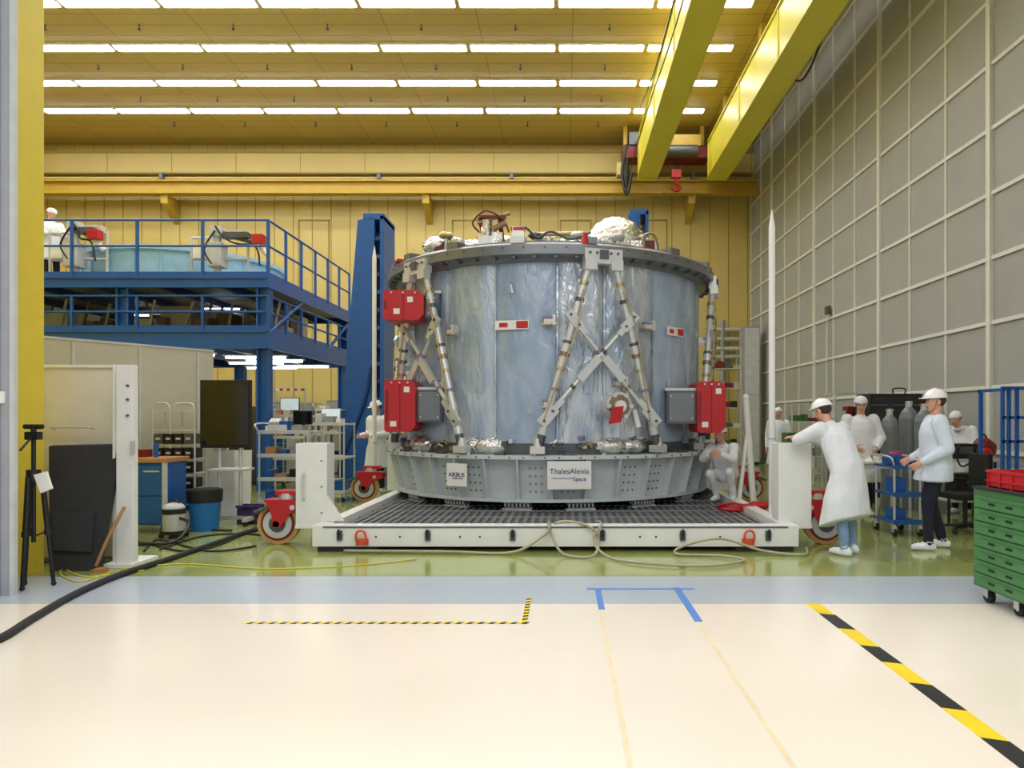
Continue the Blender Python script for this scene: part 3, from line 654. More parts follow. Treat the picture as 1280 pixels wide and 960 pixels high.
b=B(); x0,x1,y0,y1=X(188,9.6),X(241,9.6),9.65,9.95; zt=Z(512,9.7)
for xx in(x0,x0+.25,x1):
    b.cyl((xx,y0,0),(xx,y0,zt),.014,steel,n=8); b.cyl((xx,y1,0),(xx,y1,zt),.014,steel,n=8)
for z in(.2,.5,.72,.92,1.12,1.32,zt-.02): b.box(x0,x1,y0,y1,z-.01,z+.01,steel)
for z in(.21,.36,.51,.73,.93,1.13):
    x=x0+.03
    while x<x1-.12:
        b.box(x,x+.12,y0-.02,y1-.05,z,z+.14,random.choice([black,black,dsteel,black])); b.box(x+.03,x+.09,y0-.03,y0-.02,z+.06,z+.09,lgrey); x+=.14
b.tube([(x0,y0,zt),(x0+.05,y0,zt+.08),(x0+.2,y0,zt+.08),(x0+.25,y0,zt)],.014,steel); b.tube([(x0+.29,y0,zt),(x0+.33,y0,zt+.08),(x1-.05,y0,zt+.08),(x1,y0,zt)],.014,steel)
b.done('tool_storage_rack')
b=B(); c=Vector((X(222,8.7),8.62,0)); b.cyl(c+Vector((0,0,.08)),c+Vector((0,0,.3)),.13,steel,n=24); b.cyl(c+Vector((0,0,.3)),c+Vector((0,0,.36)),.135,black,n=24); b.sph(c+Vector((0,0,.36)),(.13,.13,.08),lgrey,16,zmin=0); b.cyl(c+Vector((0,0,.05)),c+Vector((0,0,.09)),.16,black,n=24)
for k in range(4):
    a=k*math.pi/2+.7; q=c+Vector((.14*math.cos(a),.14*math.sin(a),.03)); b.cyl(q-Vector((0,.012,0)),q+Vector((0,.012,0)),.03,rubber)
b.tube([c+Vector((.1,-.05,.25)),c+Vector((.3,-.2,.2)),c+Vector((.3,-.5,.04)),c+Vector((0,-.6,.03)),c+Vector((-.25,-.4,.03))],.02,black); b.tube([c+Vector((-.08,0,.4)),c+Vector((0,0,.48)),c+Vector((.08,0,.4))],.012,black); b.done('vacuum_cleaner')
b=B(); c=Vector((X(256,9.2),9.2,0)); b.cyl(c,c+Vector((0,0,.46)),.17,bin_,r2=.2,n=24); b.cyl(c+Vector((0,0,.38)),c+Vector((0,0,.54)),.215,black,r2=.225,n=24); b.cyl(c+Vector((0,0,.54)),c+Vector((0,0,.55)),.2,rubber,n=24); b.done('waste_bin')
b=B(); xa,xb=X(250,9.6),X(313,9.6); za,zb=Z(560,9.6),Z(475,9.6)
b.box(xa,xb,9.6,9.66,za,zb,black); b.box(xa+.025,xb-.025,9.592,9.6,za+.04,zb-.025,screen); xm=(xa+xb)/2
b.box(xm-.2,xm+.2,9.66,9.72,za+.2,zb-.3,dsteel)
for xx in(xm-.15,xm+.15): b.cyl((xx,9.74,.06),(xx,9.74,zb-.3),.025,steel)
b.box(xm-.35,xm+.35,9.7,9.78,.06,.12,steel)
for xx in(xm-.33,xm+.33): b.box(xx-.03,xx+.03,9.45,10.05,.06,.11,steel); b.cyl((xx-.02,9.5,.03),(xx+.02,9.5,.03),.03,rubber); b.cyl((xx-.02,10,.03),(xx+.02,10,.03),.03,rubber)
b.box(xm-.25,xm+.25,9.6,9.95,.75,.78,lgrey)
b.done('television_on_stand',.004)
b=B(); b.prism([W(262,566,10.3),W(292,562,10.4),(X(296,10.3),10.25,.02),(X(264,10.3),10.2,.02)],(0,.03,0),lgrey)
b.prism([(X(290,10.5),10.5,1.0),(X(314,10.6),10.6,1.0),(X(316,10.5),10.4,.02),(X(292,10.5),10.35,.02)],(0,.03,0),white)
b.box(X(270,10.2),X(318,10.2),10.2,10.55,0,.02,dsteel); b.done('leaning_white_panels')
def crate(px0,px1,d,z0,z1,m,name,dep=.4):
    b=B(); xa,xb=X(px0,d),X(px1,d); b.box(xa,xb,d,d+dep,z0,z0+.02,m)
    for A in((xa,xa+.015,d,d+dep),(xb-.015,xb,d,d+dep),(xa,xb,d,d+.015),(xa,xb,d+dep-.015,d+dep)): b.box(A[0],A[1],A[2],A[3],z0,z1,m)
    b.box(xa-.015,xb+.015,d-.015,d,z1-.03,z1,m); b.box(xa+.02,xb-.02,d-.01,d,(z0+z1)/2-.01,(z0+z1)/2+.01,m); b.box((xa+xb)/2-.05,(xa+xb)/2+.05,d-.02,d-.01,z1-.06,z1-.04,black); b.done(name,.004)
crate(296,322,9.7,0,.26,M('purple_crate',(60,40,90),.5),'storage_crate',.22)
crate(262,286,11.9,0,.42,blue,'storage_crate')
def trolley(px0,px1,d,zt,m,name,shelves=3,dep=.6,items=True,frame=steel):
    b=B(); xa,xb=X(px0,d),X(px1,d)
    for xx in(xa,xb):
        for yy in(d,d+dep): b.cyl((xx,yy,.1),(xx,yy,zt+.02),.016,frame,n=8); b.cyl((xx-.02,yy,.05),(xx+.02,yy,.05),.05,rubber,n=14); b.box(xx-.025,xx+.025,yy-.02,yy+.02,.05,.12,steel)
    for k in range(shelves):
        z=.18+(zt-.18)*k/(shelves-1); b.box(xa-.02,xb+.02,d-.02,d+dep+.02,z-.02,z+.01,m); b.box(xa-.02,xb+.02,d-.025,d-.015,z-.03,z+.03,m)
        if items:
            x=xa+.05
            while x<xb-.15:
                w=random.uniform(.08,.2); h=random.uniform(.05,.2)
                if random.random()<.75: b.box(x,x+w,d+.1,d+.35,z+.01,z+h,random.choice([lgrey,black,beige,blue,greyp,white,wood]))
                x+=w+.05
    b.tube([(xa,d,zt),(xa-.06,d,zt+.12),(xa-.06,d+dep,zt+.12),(xa,d+dep,zt)],.014,frame)
    b.done(name,.003)
trolley(324,385,10.7,Z(540,10.7),lgrey,'equipment_trolley',4)
trolley(388,430,12.2,Z(530,12.2),lgrey,'equipment_trolley',3)
trolley(340,380,14.6,Z(520,14.6),lgrey,'equipment_trolley',4)
trolley(395,425,14.7,Z(512,14.7),lgrey,'equipment_trolley',4)
trolley(256,285,13.0,Z(520,13.0),lgrey,'equipment_trolley',4)
b=B(); c=W(410,531,12.4); c.z=Z(530,12.2)+.012; b.obox(c+Vector((0,0,.012)),(.36,.26,.02),greyp); b.obox(c+Vector((0,.15,.15)),(.36,.015,.25),greyp,tilt=('X',-12)); b.obox(c+Vector((0,.139,.15)),(.33,.008,.22),litscr,tilt=('X',-12)); b.obox(c+Vector((0,-.02,.024)),(.3,.12,.005),black); b.done('laptop_computer')
def monitor(px,d,z,w=.42,h=.28,s=litscr):
    b=B(); x=X(px,d); b.box(x-w/2,x+w/2,d,d+.03,z+.1,z+.1+h,black); b.box(x-w/2+.015,x+w/2-.015,d-.004,d,z+.115,z+.085+h,s); b.box(x-.02,x+.02,d+.03,d+.05,z,z+.2,black); b.box(x-.1,x+.1,d-.02,d+.14,z,z+.012,black); b.done('computer_monitor')
monitor(362,14.8,Z(520,14.6)+.012); monitor(378,10.95,Z(540,10.7)+.012,.3,.22,screen); monitor(270,13.2,Z(520,13.0)+.012,.36,.26)
b=B(); c=Vector((X(350,10.9),10.9,Z(540,10.7)+.012)); b.obox(c+Vector((0,0,.05)),(.3,.25,.1),lgrey); b.obox(c+Vector((-.05,-.05,.14)),(.16,.12,.08),lgrey,tilt=('X',30)); b.cyl(c+Vector((.1,0,.1)),c+Vector((.1,0,.22)),.03,white); b.done('benchtop_instrument',.006)
def cabinet(x0,x1,y0,y1,z1,m,m2,name,nd=4):
    b=B(); b.box(x0,x1,y0,y1,.06,z1,m); b.box(x0+.03,x1-.03,y0+.03,y1-.03,0,.06,black)
    for k in range(nd):
        za=.09+(z1-.12)*k/nd; zb=.09+(z1-.12)*(k+1)/nd-.015
        b.box(x0+.02,x1-.02,y0-.015,y0,za,zb,m2); b.box((x0+x1)/2-.08,(x0+x1)/2+.08,y0-.03,y0-.015,zb-.05,zb-.035,steel)
    b.done(name,.004)
for i,(px,d,zt,m,m2,nd) in enumerate([(345,18,1.9,greyp,lgrey,2),(375,18,1.9,lgrey,beige,2),(404,18,1.7,greyp,dsteel,4),(300,17.6,1.5,lgrey,greyp,3),(265,17,1.8,beige,lgrey,2),(420,20,2.0,greyp,lgrey,2),(235,16,1.6,greyp,black,5),(345,16.2,1.2,lgrey,blue,4),(390,16.2,1.1,lgrey,greyp,3),(300,15.2,1.75,dsteel,black,6)]):
    cabinet(X(px,d)-.28,X(px,d)+.26,d,d+.5,zt,m,m2,'storage_cabinet',nd)
b=B(); z=Z(487,17.6)
for k in range(8):
    x0=X(345,17.6)+k*.09; b.box(x0,x0+.09,17.6,17.63,z-.03,z+.03,red if k%2 else white)
for xx in(X(345,17.6),X(345,17.6)+.72): b.cyl((xx,17.62,0.02),(xx,17.62,z+.04),.02,steel); b.cyl((xx,17.62,0),(xx,17.62,.03),.14,black)
b.done('barrier_stand')
b=B(); b.tube([G(-40,812)+Vector((0,0,.028)),G(0,803)+Vector((0,0,.028)),G(40,778)+Vector((0,0,.028)),G(95,746)+Vector((0,0,.028)),G(150,722)+Vector((0,0,.028)),G(205,704)+Vector((0,0,.028)),G(260,685)+Vector((0,0,.028)),G(335,660)+Vector((0,0,.028)),G(420,645)+Vector((0,0,.028))],.028,rubber,n=10); b.done('black_floor_cable')
b=B()
for pts in ([(120,716),(90,708),(75,718),(100,728),(140,716)],[(150,712),(230,706),(330,712),(440,708),(520,700)],[(80,712),(110,722),(180,714)]): b.tube([G(*p)+Vector((0,0,.009)) for p in pts],.007,yel2,n=6)
b.done('yellow_cable')
b=B()
for pts in ([(200,688),(250,672),(300,668),(340,672)],[(185,680),(230,690),(280,680),(330,655)],[(230,676),(215,670),(240,664),(290,664)],[(180,690),(200,676),(260,690),(320,684)]): b.tube([G(*p)+Vector((0,0,.012)) for p in pts],.012,black,n=6)
b.done('loose_black_cable')
b=B()
b.tube([(X(690,8.2),8.2,.24),(X(686,7.6),7.6,.33),(X(690,7.55),7.55,.2),(X(705,7.5),7.4,.03),(X(740,7.4),7.3,.03),(X(748,7.6),7.6,.15),(X(735,7.63),7.63,.3),(X(700,7.7),7.8,.32),(X(680,7.62),7.6,.2),(X(640,7.6),7.5,.03),(X(560,7.6),7.55,.03),(X(430,7.6),7.6,.03)],.015,hosem)
b.tube([(X(745,8.3),8.3,.25),(X(752,7.6),7.62,.32),(X(742,7.5),7.55,.15),(X(760,7.3),7.3,.025),(X(800,7.0),7.0,.025),(X(880,6.9),6.85,.025),(X(930,7.1),7.1,.025),(X(900,7.4),7.35,.025),(X(845,7.5),7.45,.025),(X(855,7.55),7.52,.1),(X(900,7.6),7.55,.17),(X(950,7.6),7.5,.05),(X(1000,7.5),7.4,.025),(X(1010,7.7),7.75,.03)],.014,hosem)
b.done('beige_hose')

# ---------------------------------------------------------------- right side
b=B(); x0,x1,y0,y1=3.37,3.97,4.85,5.66; zt=.92
b.box(x0,x1,y0,y1,.13,zt,gcab); gface=M('green_drawer',(72,126,74),.4)
for k in range(7):
    za=.15+(zt-.19)*k/7; zb=.15+(zt-.19)*(k+1)/7-.014
    b.box(x0-.014,x0,y0+.03,y1-.03,za,zb,gface); b.box(x0-.022,x0-.014,y0+.1,y1-.1,zb-.022,zb-.016,gcab); b.box(x0-.018,x0-.014,y1-.3,y1-.22,za+.03,za+.05,black); b.box(x0-.018,x0-.014,y0+.3,y0+.38,za+.03,za+.05,black)
b.box(x0-.01,x1+.01,y0-.01,y1+.01,zt,zt+.02,rubber)
for xx in(x0+.08,x1-.08):
    for yy in(y0+.35,y1-.08) if xx<3.6 else (y0+.08,y1-.08):
        b.cyl((xx-.02,yy,.055),(xx+.02,yy,.055),.055,rubber,n=20); b.cyl((xx-.024,yy,.055),(xx+.024,yy,.055),.02,steel); b.box(xx-.035,xx-.028,yy-.03,yy+.03,.05,.13,steel); b.box(xx+.028,xx+.035,yy-.03,yy+.03,.05,.13,steel)
b.done('green_tool_cabinet',.005)
b=B(); z0=zt+.02; xa,xb,ya,yb=3.43,3.8,4.9,5.58
for A in((xa,xb,ya,yb,z0,z0+.01),(xa,xa+.012,ya,yb,z0,z0+.14),(xb-.012,xb,ya,yb,z0,z0+.14),(xa,xb,ya,ya+.012,z0,z0+.14),(xa,xb,yb-.012,yb,z0,z0+.14),(xa-.012,xa,ya,yb,z0+.12,z0+.14),(xa-.012,xa,ya,yb,z0+.05,z0+.06)): b.box(*A,red)
for yy in(4.95,5.1,5.25,5.4,5.55): b.box(xa-.01,xa,yy,yy+.01,z0,z0+.14,red)
b.box(3.5,3.7,5.0,5.4,z0+.01,z0+.12,black)
b.done('red_plastic_bin')
b=B(); d=8.6
for px in(1254,1262,1272,1284): b.box(X(px,d)-.012,X(px,d)+.02,d,d+.04,0,Z(485,d),blue)
for z in(.3,.8,1.2,1.5,Z(485,d)): b.box(X(1254,d)-.01,WX-.1,d,d+.04,z-.02,z+.02,blue)
b.box(X(1254,d)-.01,X(1254,d)+.03,d,d+.5,Z(485,d)-.04,Z(485,d),blue); b.box(X(1254,d)-.01,X(1254,d)+.03,d+.46,d+.5,0,Z(485,d),blue); b.box(X(1254,d),WX-.1,d+.05,d+.5,.8,.83,greyp); b.box(X(1254,d),WX-.1,d+.05,d+.5,.3,.33,greyp)
b.done('blue_wire_rack')
b=B(); x0,x1,y0,y1=X(1068,9.5),X(1143,9.4),9.4,10.0; z=.90
b.box(x0,x1,y0,y1,z-.03,z,white)
for xx in(x0+.04,x1-.04):
    for yy in(y0+.04,y1-.04): b.cyl((xx,yy,0),(xx,yy,z-.03),.02,lgrey,n=8)
b.box(x0+.04,x1-.04,y0+.03,y0+.05,z-.1,z-.03,lgrey); b.done('white_work_table',.004)
b=B(); b.cyl((x0+.3,9.6,z),(x0+.3,9.6,z+.05),.08,white); b.obox((x0+.6,9.6,z+.04),(.22,.18,.08),white,rz=15); b.obox((x0+.63,9.6,z+.1),(.12,.12,.06),M('pink_box',(200,60,90),.5),rz=15); b.obox((x0+.45,9.8,z+.03),(.1,.1,.06),lgrey,rz=30); b.done('cleanroom_supplies_box',.004)
trolley(1118,1150,8.7,.88,blue,'blue_tool_trolley',3,.5,True)
crate(1118,1150,8.72,.9,1.02,blue,'blue_plastic_bin',.35)
def gascyl(px,d,zt,r,m):
    b=B(); x=X(px,d)
    b.cyl((x,d,0),(x,d,zt-.36),r,m,n=24); b.cyl((x,d,zt-.36),(x,d,zt-.26),r,m,r2=r*.8,n=24); b.cyl((x,d,zt-.26),(x,d,zt-.18),r*.8,m,r2=r*.35,n=24); b.cyl((x,d,zt-.18),(x,d,zt-.08),r*.35,steel); b.cyl((x-.06,d,zt-.1),(x+.06,d,zt-.1),.02,gfoil,n=8); b.cyl((x,d,zt-.08),(x,d,zt),.035,black,n=10)
    b.done('gas_cylinder')
gm=M('gas_cylinder_grey',(118,124,126),.4)
gascyl(1112,11,1.72,.14,gm); gascyl(1136,11.25,1.85,.15,gm); gascyl(1155,11,1.8,.15,gm)
b=B(); d=12.0; x0,x1=X(1088,d),X(1152,d)
b.box(x0,x1,d,d+.5,.1,Z(492,d),black); b.box(x0+.03,x1-.03,d-.02,d,.15,Z(496,d),foam); 
for zz in(.6,1.2,1.7): b.box(x0,x1,d-.03,d-.02,zz,zz+.03,dsteel)
b.tube([(x0+.4,d,Z(492,d)),(x0+.4,d,Z(486,d)),(x0+.6,d,Z(486,d)),(x0+.6,d,Z(492,d))],.012,black)
for xx in(x0+.05,x1-.05):
    for yy in(d+.05,d+.45): b.cyl((xx,yy,0),(xx,yy,.1),.05,black)
b.done('black_flight_case',.01)
def wshelf(px0,px1,d,zt,n=5,m=steel,items=1):
    b=B(); xa,xb=X(px0,d),X(px1,d)
    for xx in(xa,xb):
        for yy in(d,d+.45): b.cyl((xx,yy,0),(xx,yy,zt),.018,m,n=8)
    for k in range(n):
        z=.15+(zt-.17)*k/(n-1); b.box(xa,xb,d,d+.45,z-.012,z+.006,m)
        x=xa+.04
        while items and x<xb-.12 and k<n-1:
            w=random.uniform(.08,.22); b.box(x,min(x+w,xb),d+.05,d+.3,z+.006,z+random.uniform(.08,.22),random.choice([black,greyp,lgrey,beige,gcab,redD,dsteel])); x+=w+.04
    b.done('wire_shelving')
wshelf(1044,1084,13.2,Z(490,13.2)); wshelf(990,1028,16.5,1.85,5); wshelf(888,926,19,Z(435,19),7); wshelf(1165,1190,12.4,1.5,4)
crate(985,1012,13.4,.9,1.2,gcab,'green_storage_box'); 
b=B(); xa,xb=X(982,13.3),X(1016,13.3); b.box(xa,xb,13.35,13.9,.87,.9,lgrey)
for xx in(xa+.03,xb-.03):
    for yy in(13.4,13.85): b.cyl((xx,yy,0),(xx,yy,.87),.02,lgrey,n=8)
b.done('small_side_table')
cabinet(X(930,22),X(950,22),22,22.6,Z(408,22),greyp,lgrey,'storage_cabinet',2)
b=B(); 
for py in(412,424,436,446): b.cyl((X(885,23.6),23.8,Z(py,23.8)),(X(930,23.6),23.8,Z(py,23.8)),.07,random.choice([greyp,steel,beige]))
b.cyl((X(905,23.6),23.8,Z(400,23.8)),(X(905,23.6),23.8,0),.08,greyp); b.done('wall_pipework')
b=B(); b.box(WX-.14,WX-.06,16.6,16.8,Z(393,16.7),Z(383,16.7),dsteel); b.cyl((WX-.1,16.75,0.1),(WX-.1,16.75,Z(395,16.7)),.015,wlight); b.done('wall_switch_box')
b=B(); c=Vector((X(1212,8.9),9.0,0)); b.cyl(c+Vector((0,0,.05)),c+Vector((0,0,.45)),.03,black); b.obox(c+Vector((0,0,.48)),(.46,.46,.08),black); b.obox(c+Vector((.2,.0,.78)),(.06,.44,.5),black)
for k in range(5):
    a=k*2*math.pi/5; e=c+Vector((.28*math.cos(a),.28*math.sin(a),.07)); b.cyl(c+Vector((0,0,.1)),e,.02,black,n=8); b.cyl(e+Vector((0,-.015,-.035)),e+Vector((0,.015,-.035)),.035,rubber,n=12)
for s in(-1,1): b.box(c.x-.12,c.x+.14,c.y+s*.25-.02,c.y+s*.25+.02,.66,.69,black); b.cyl((c.x,c.y+s*.25,.48),(c.x,c.y+s*.25,.66),.015,black,n=8)
b.done('office_chair',.01)
b=B(); x0,x1=X(1185,9.6),X(1250,9.6); b.box(x0,x1,9.6,10.2,.88,.92,lgrey)
for xx in(x0+.04,x1-.04):
    for yy in(9.65,10.15): b.cyl((xx,yy,0),(xx,yy,.88),.02,black,n=8)
b.box(x0+.1,x1-.1,9.7,10.1,.3,.34,lgrey); b.box(x0+.2,x0+.6,9.75,10.05,.34,.7,black)
b.done('grey_work_table',.004)
b=B(); c=Vector((X(1238,9.7),9.85,.92)); b.sph(c+Vector((0,0,.14)),(.16,.12,.16),redD,16,wob=.2,zmin=-.85); b.sph(c+Vector((-.03,-.1,.08)),(.09,.05,.08),red,12); b.tube([c+Vector((-.05,0,.26)),c+Vector((0,0,.34)),c+Vector((.05,0,.26))],.012,black); b.done('red_backpack')
b=B(); c=Vector((X(1205,9.7),9.8,.92)); b.obox(c+Vector((0,0,.11)),(.34,.3,.2),black); b.tube([c+Vector((-.1,-.16,.2)),c+Vector((-.2,-.25,.1)),c+Vector((-.1,-.22,-.1)),c+Vector((.1,-.2,.02)),c+Vector((.15,-.15,.15))],.012,black); b.obox(c+Vector((0,-.155,.12)),(.2,.01,.1),dsteel); b.done('power_supply_unit',.01)
b=B(); c=Vector((X(915,9.9),9.6,.23))
b.sph(c+Vector((0,0,.02)),(.28,.2,.05),red,16,wob=.5,zmin=-.5); b.sph(c+Vector((.25,-.1,.04)),(.16,.12,.07),red,14,wob=.5,zmin=-.5); b.tube([c+Vector((-.3,0,.03)),c+Vector((-.1,-.2,.1)),c+Vector((.2,-.25,.05)),c+Vector((.35,0,.1))],.014,red)
b.done('red_strap_bundle')

# ---------------------------------------------------------------- people
def remesh(bl,vox,smooth=3):
    bm=bl.bm; bmesh.ops.remove_doubles(bm,verts=bm.verts[:],dist=.0004); bmesh.ops.recalc_face_normals(bm,faces=bm.faces[:])
    bmesh.ops.triangulate(bm,faces=bm.faces[:])
    bm.faces.ensure_lookup_table(); tree=BVHTree.FromBMesh(bm); src=[f.material_index for f in bm.faces]
    me=bpy.data.meshes.new('t'); bm.to_mesh(me); ob=bpy.data.objects.new('t',me); bpy.context.collection.objects.link(ob)
    md=ob.modifiers.new('r','REMESH'); md.mode='VOXEL'; md.voxel_size=vox; md.use_smooth_shade=True
    s=ob.modifiers.new('s','SMOOTH'); s.iterations=smooth; s.factor=.5
    dg=bpy.context.evaluated_depsgraph_get(); dg.update(); ev=ob.evaluated_get(dg); m2=bpy.data.meshes.new_from_object(ev)
    out=[(v.co.copy()) for v in m2.vertices]; fs=[tuple(p.vertices) for p in m2.polygons]; mi=[]
    for p in m2.polygons:
        r=tree.find_nearest(p.center); mi.append(src[r[2]] if r[2] is not None else 0)
    bpy.data.objects.remove(ob); bpy.data.meshes.remove(me); bpy.data.meshes.remove(m2)
    return out,fs,mi
def capsule(b,p,q,r1,r2,m,n=14):
    b.cyl(p,q,r1,m,r2=r2,n=n,rings=4); b.sph(p,r1*.995,m,12); b.sph(q,r2*.995,m,12)
def hand(b,w,d,nrm,side,curl,m,s=1.0):
    d=d.normalized(); nrm=(nrm-d*nrm.dot(d)).normalized(); a=d.cross(nrm).normalized()*side
    b.loft([(w,a*.027*s,nrm*.02*s),(w+d*.03*s,a*.034*s,nrm*.017*s),(w+d*.07*s,a*.041*s,nrm*.015*s),(w+d*.092*s,a*.039*s,nrm*.012*s)],m,14)
    for k,(off,L) in enumerate(((.031,.9),(.0105,1.0),(-.0105,.93),(-.031,.74))):
        p=w+d*.085*s+a*off*s; ang=0; dd=(d+a*off*2.2).normalized()
        for j,l in enumerate((.042,.027,.022)):
            ang+=curl*(.6+.25*j); v=(dd*math.cos(ang)+nrm*math.sin(ang)); q=p+v*l*L*s
            b.cyl(p,q,(.0092-.0009*j)*s,m,r2=(.0084-.0009*j)*s,n=8,rings=2); b.sph(q,(.0083-.0009*j)*s,m,8); p=q
    p=w+d*.022*s+a*.026*s; v=(d*.65+a*.7+nrm*.25).normalized()
    for j,l in enumerate((.036,.03,.024)):
        q=p+v*l*s; b.cyl(p,q,(.0125-.0015*j)*s,m,r2=(.011-.0015*j)*s,n=8,rings=2); b.sph(q,(.0108-.0015*j)*s,m,8); p=q; v=(v+d*.35+nrm*.15*curl).normalized()
BASE=dict(pelvis=(0,0,.95),chest=(0,.0,1.28),neck=(0,0,1.47),head=(0,.03,1.63),shL=(-.185,0,1.41),shR=(.185,0,1.41),elL=(-.25,-.03,1.13),elR=(.25,-.03,1.13),
 wrL=(-.24,.06,.88),wrR=(.24,.06,.88),hipL=(-.09,0,.92),hipR=(.09,0,.92),knL=(-.10,.02,.5),knR=(.10,.02,.5),anL=(-.11,-.02,.09),anR=(.11,-.02,.09))
def person(loc,face,s=1.0,J={},hem=.5,coat=cloth,leg=navy,hat='helmet',look=(0,1,0),curl=.35,shoes=shoe,hemw=.23,glasses=False,bulk=1.08,sit=False):
    P=dict(BASE); P.update(J); f=Vector((face[0],face[1],0)).normalized(); r=Vector((f.y,-f.x,0)); up=Vector((0,0,1)); O=Vector(loc)
    T=lambda v: O+(r*v[0]+f*v[1]+up*v[2])*s
    Dv=lambda v: r*v[0]+f*v[1]+up*v[2]
    q={k:T(v) for k,v in P.items()}
    b=B(); 
    sp=(q['neck']-q['chest']).normalized(); sp0=(q['chest']-q['pelvis']).normalized()
    sideS=(q['shR']-q['shL']).normalized(); sideH=(q['hipR']-q['hipL']).normalized()
    fS=sp.cross(sideS).normalized(); f0=sp0.cross(sideH).normalized(); u=bulk
    R=[]
    if hem is not None:
        km=(q['knL']+q['knR'])/2; hz=hem*s; pz=q['pelvis']; t=(pz.z-O.z-hz)/max(.01,(pz.z-km.z)); hc=pz.lerp(km,min(t,1.2)); hc.z=O.z+hz
        for k,(tt,w,dp) in enumerate(((1,hemw,hemw*.8),(.5,(hemw+.2)/2,(hemw+.2)*.38),(.15,.195,.15))):
            c=pz.lerp(hc,tt); R.append((c,sideH*w*s*u,f0*dp*s*u))
    else: R.append((q['pelvis']-sp0*.1*s,sideH*.15*s,f0*.12*s))
    mid=q['pelvis'].lerp(q['chest'],.45)
    R+= [(q['pelvis'],sideH*.18*s*u,f0*.14*s*u),(mid,(sideH+sideS)*.086*s*u,(f0+fS)*.068*s*u),(q['chest'],sideS*.185*s*u,fS*.135*s*u),
         ((q['shL']+q['shR'])/2-sp*.02*s,sideS*.19*s,fS*.11*s*u),((q['shL']+q['shR'])/2+sp*.035*s,sideS*.12*s,fS*.085*s),(q['neck'],sideS*.07*s,fS*.07*s)]
    b.loft(R,coat,24)
    for S in'LR':
        capsule(b,q['sh'+S],q['el'+S],.074*s*u,.06*s*u,coat); capsule(b,q['el'+S],q['wr'+S],.06*s*u,.045*s,coat)
        capsule(b,q['hip'+S],q['kn'+S],.092*s,.068*s,leg); capsule(b,q['kn'+S],q['an'+S],.068*s,.052*s,leg)
        an=q['an'+S]; sg=-1 if S=='L' else 1; fd=(f+r*sg*.12).normalized(); fl=an.copy(); fl.z=O.z+.045*s
        if P['an'+S][2]<.2:
            b.loft([(fl-fd*.08*s,r*.03*s,up*.035*s),(fl-fd*.04*s,r*.043*s,up*.045*s),(fl+fd*.04*s,r*.046*s,up*.045*s),(fl+fd*.12*s,r*.05*s,up*.038*s-up*0),(fl+fd*.175*s-up*.008*s,r*.032*s,up*.028*s)],shoes,14)
            capsule(b,an,fl+up*.02*s,.054*s,.046*s,shoes)
        else: capsule(b,an,an-up*.12*s-f*.05*s,.045*s,.035*s,shoes)
    body=remesh(b,.013,4); bmats=b.mats; b.bm.free()
    vs,fs,mi=body
    body=([v+Vector((noise.noise(Vector((v.x*9,v.y*9,v.z*4))),noise.noise(Vector((v.y*9,v.x*9,v.z*4+5))),0))*.014 if v.z>O.z+.15 else v for v in vs],fs,mi)
    h=B(); c=q['head']; lf=Dv(look).normalized(); lr=lf.cross(up).normalized(); lu=lr.cross(lf).normalized()
    bs=[lr,lf,lu]; HP=lambda x,y,z: c+(lr*x+lf*y+lu*z)*s
    h.sph(HP(0,-.01,.025),(.076*s,.093*s,.09*s),skin,24,bs); h.sph(HP(0,.022,-.04),(.058*s,.066*s,.075*s),skin,20,bs); h.sph(HP(0,.055,-.085),(.026*s,.025*s,.022*s),skin,12,bs)
    h.loft([(HP(0,.078,.018),lr*.009*s,lu*.01*s),(HP(0,.098,-.008),lr*.012*s,lu*.012*s),(HP(0,.108,-.026),lr*.016*s,lu*.011*s),(HP(0,.085,-.034),lr*.018*s,lu*.008*s)],skin,10)
    for sg in(-1,1):
        h.sph(HP(sg*.077,-.008,-.005),(.011*s,.02*s,.032*s),skin,12,bs); h.sph(HP(sg*.03,.072,.028),(.022*s,.012*s,.008*s),skin,10,bs); h.sph(HP(sg*.04,.055,-.025),(.022*s,.02*s,.02*s),skin,10,bs)
    capsule(h,q['neck']-sp*.04*s,HP(0,-.015,-.05),.058*s,.052*s,skin)
    h.sph(HP(0,-.032,.028),(.080*s,.084*s,.088*s),hairm,20,bs)
    for S in'LR':
        d=(q['wr'+S]-q['el'+S]).normalized(); nr=(-sideS if S=='R' else sideS); 
        if abs(d.dot(nr))>.8: nr=-up
        if P['wr'+S][2]<1.3 and hem==.36: nr=-up
        aa=d.cross((nr-d*nr.dot(d)).normalized()); sd=1 if aa.dot(f+up*.3)>0 else -1
        capsule(h,q['wr'+S]-d*.03*s,q['wr'+S]+d*.015*s,.03*s,.026*s,skin,10); hand(h,q['wr'+S]+d*.005*s,d,nr,sd,curl,skin,s)
    hd=remesh(h,.0055,2); hm=h.mats; h.bm.free()
    o=B()
    for (vs,fs,mi),ms in((body,bmats),(hd,hm)):
        bv=[o.bm.verts.new(v) for v in vs]
        idx=[o.mi(m) for m in ms]
        for fcs,m in zip(fs,mi):
            try: fc=o.bm.faces.new([bv[k] for k in fcs]); fc.smooth=True; fc.material_index=idx[m]
            except ValueError: pass
    for sg in(-1,1):
        o.sph(HP(sg*.03,.0735,.012),(.013*s,.01*s,.008*s),helm,10,bs); o.sph(HP(sg*.03,.0805,.012),(.006*s,.004*s,.006*s),eyem,8,bs); o.sph(HP(sg*.031,.082,.034),(.016*s,.006*s,.004*s),hairm,8,bs)
    o.sph(HP(0,.084,-.056),(.022*s,.007*s,.006*s),lipm,10,bs)
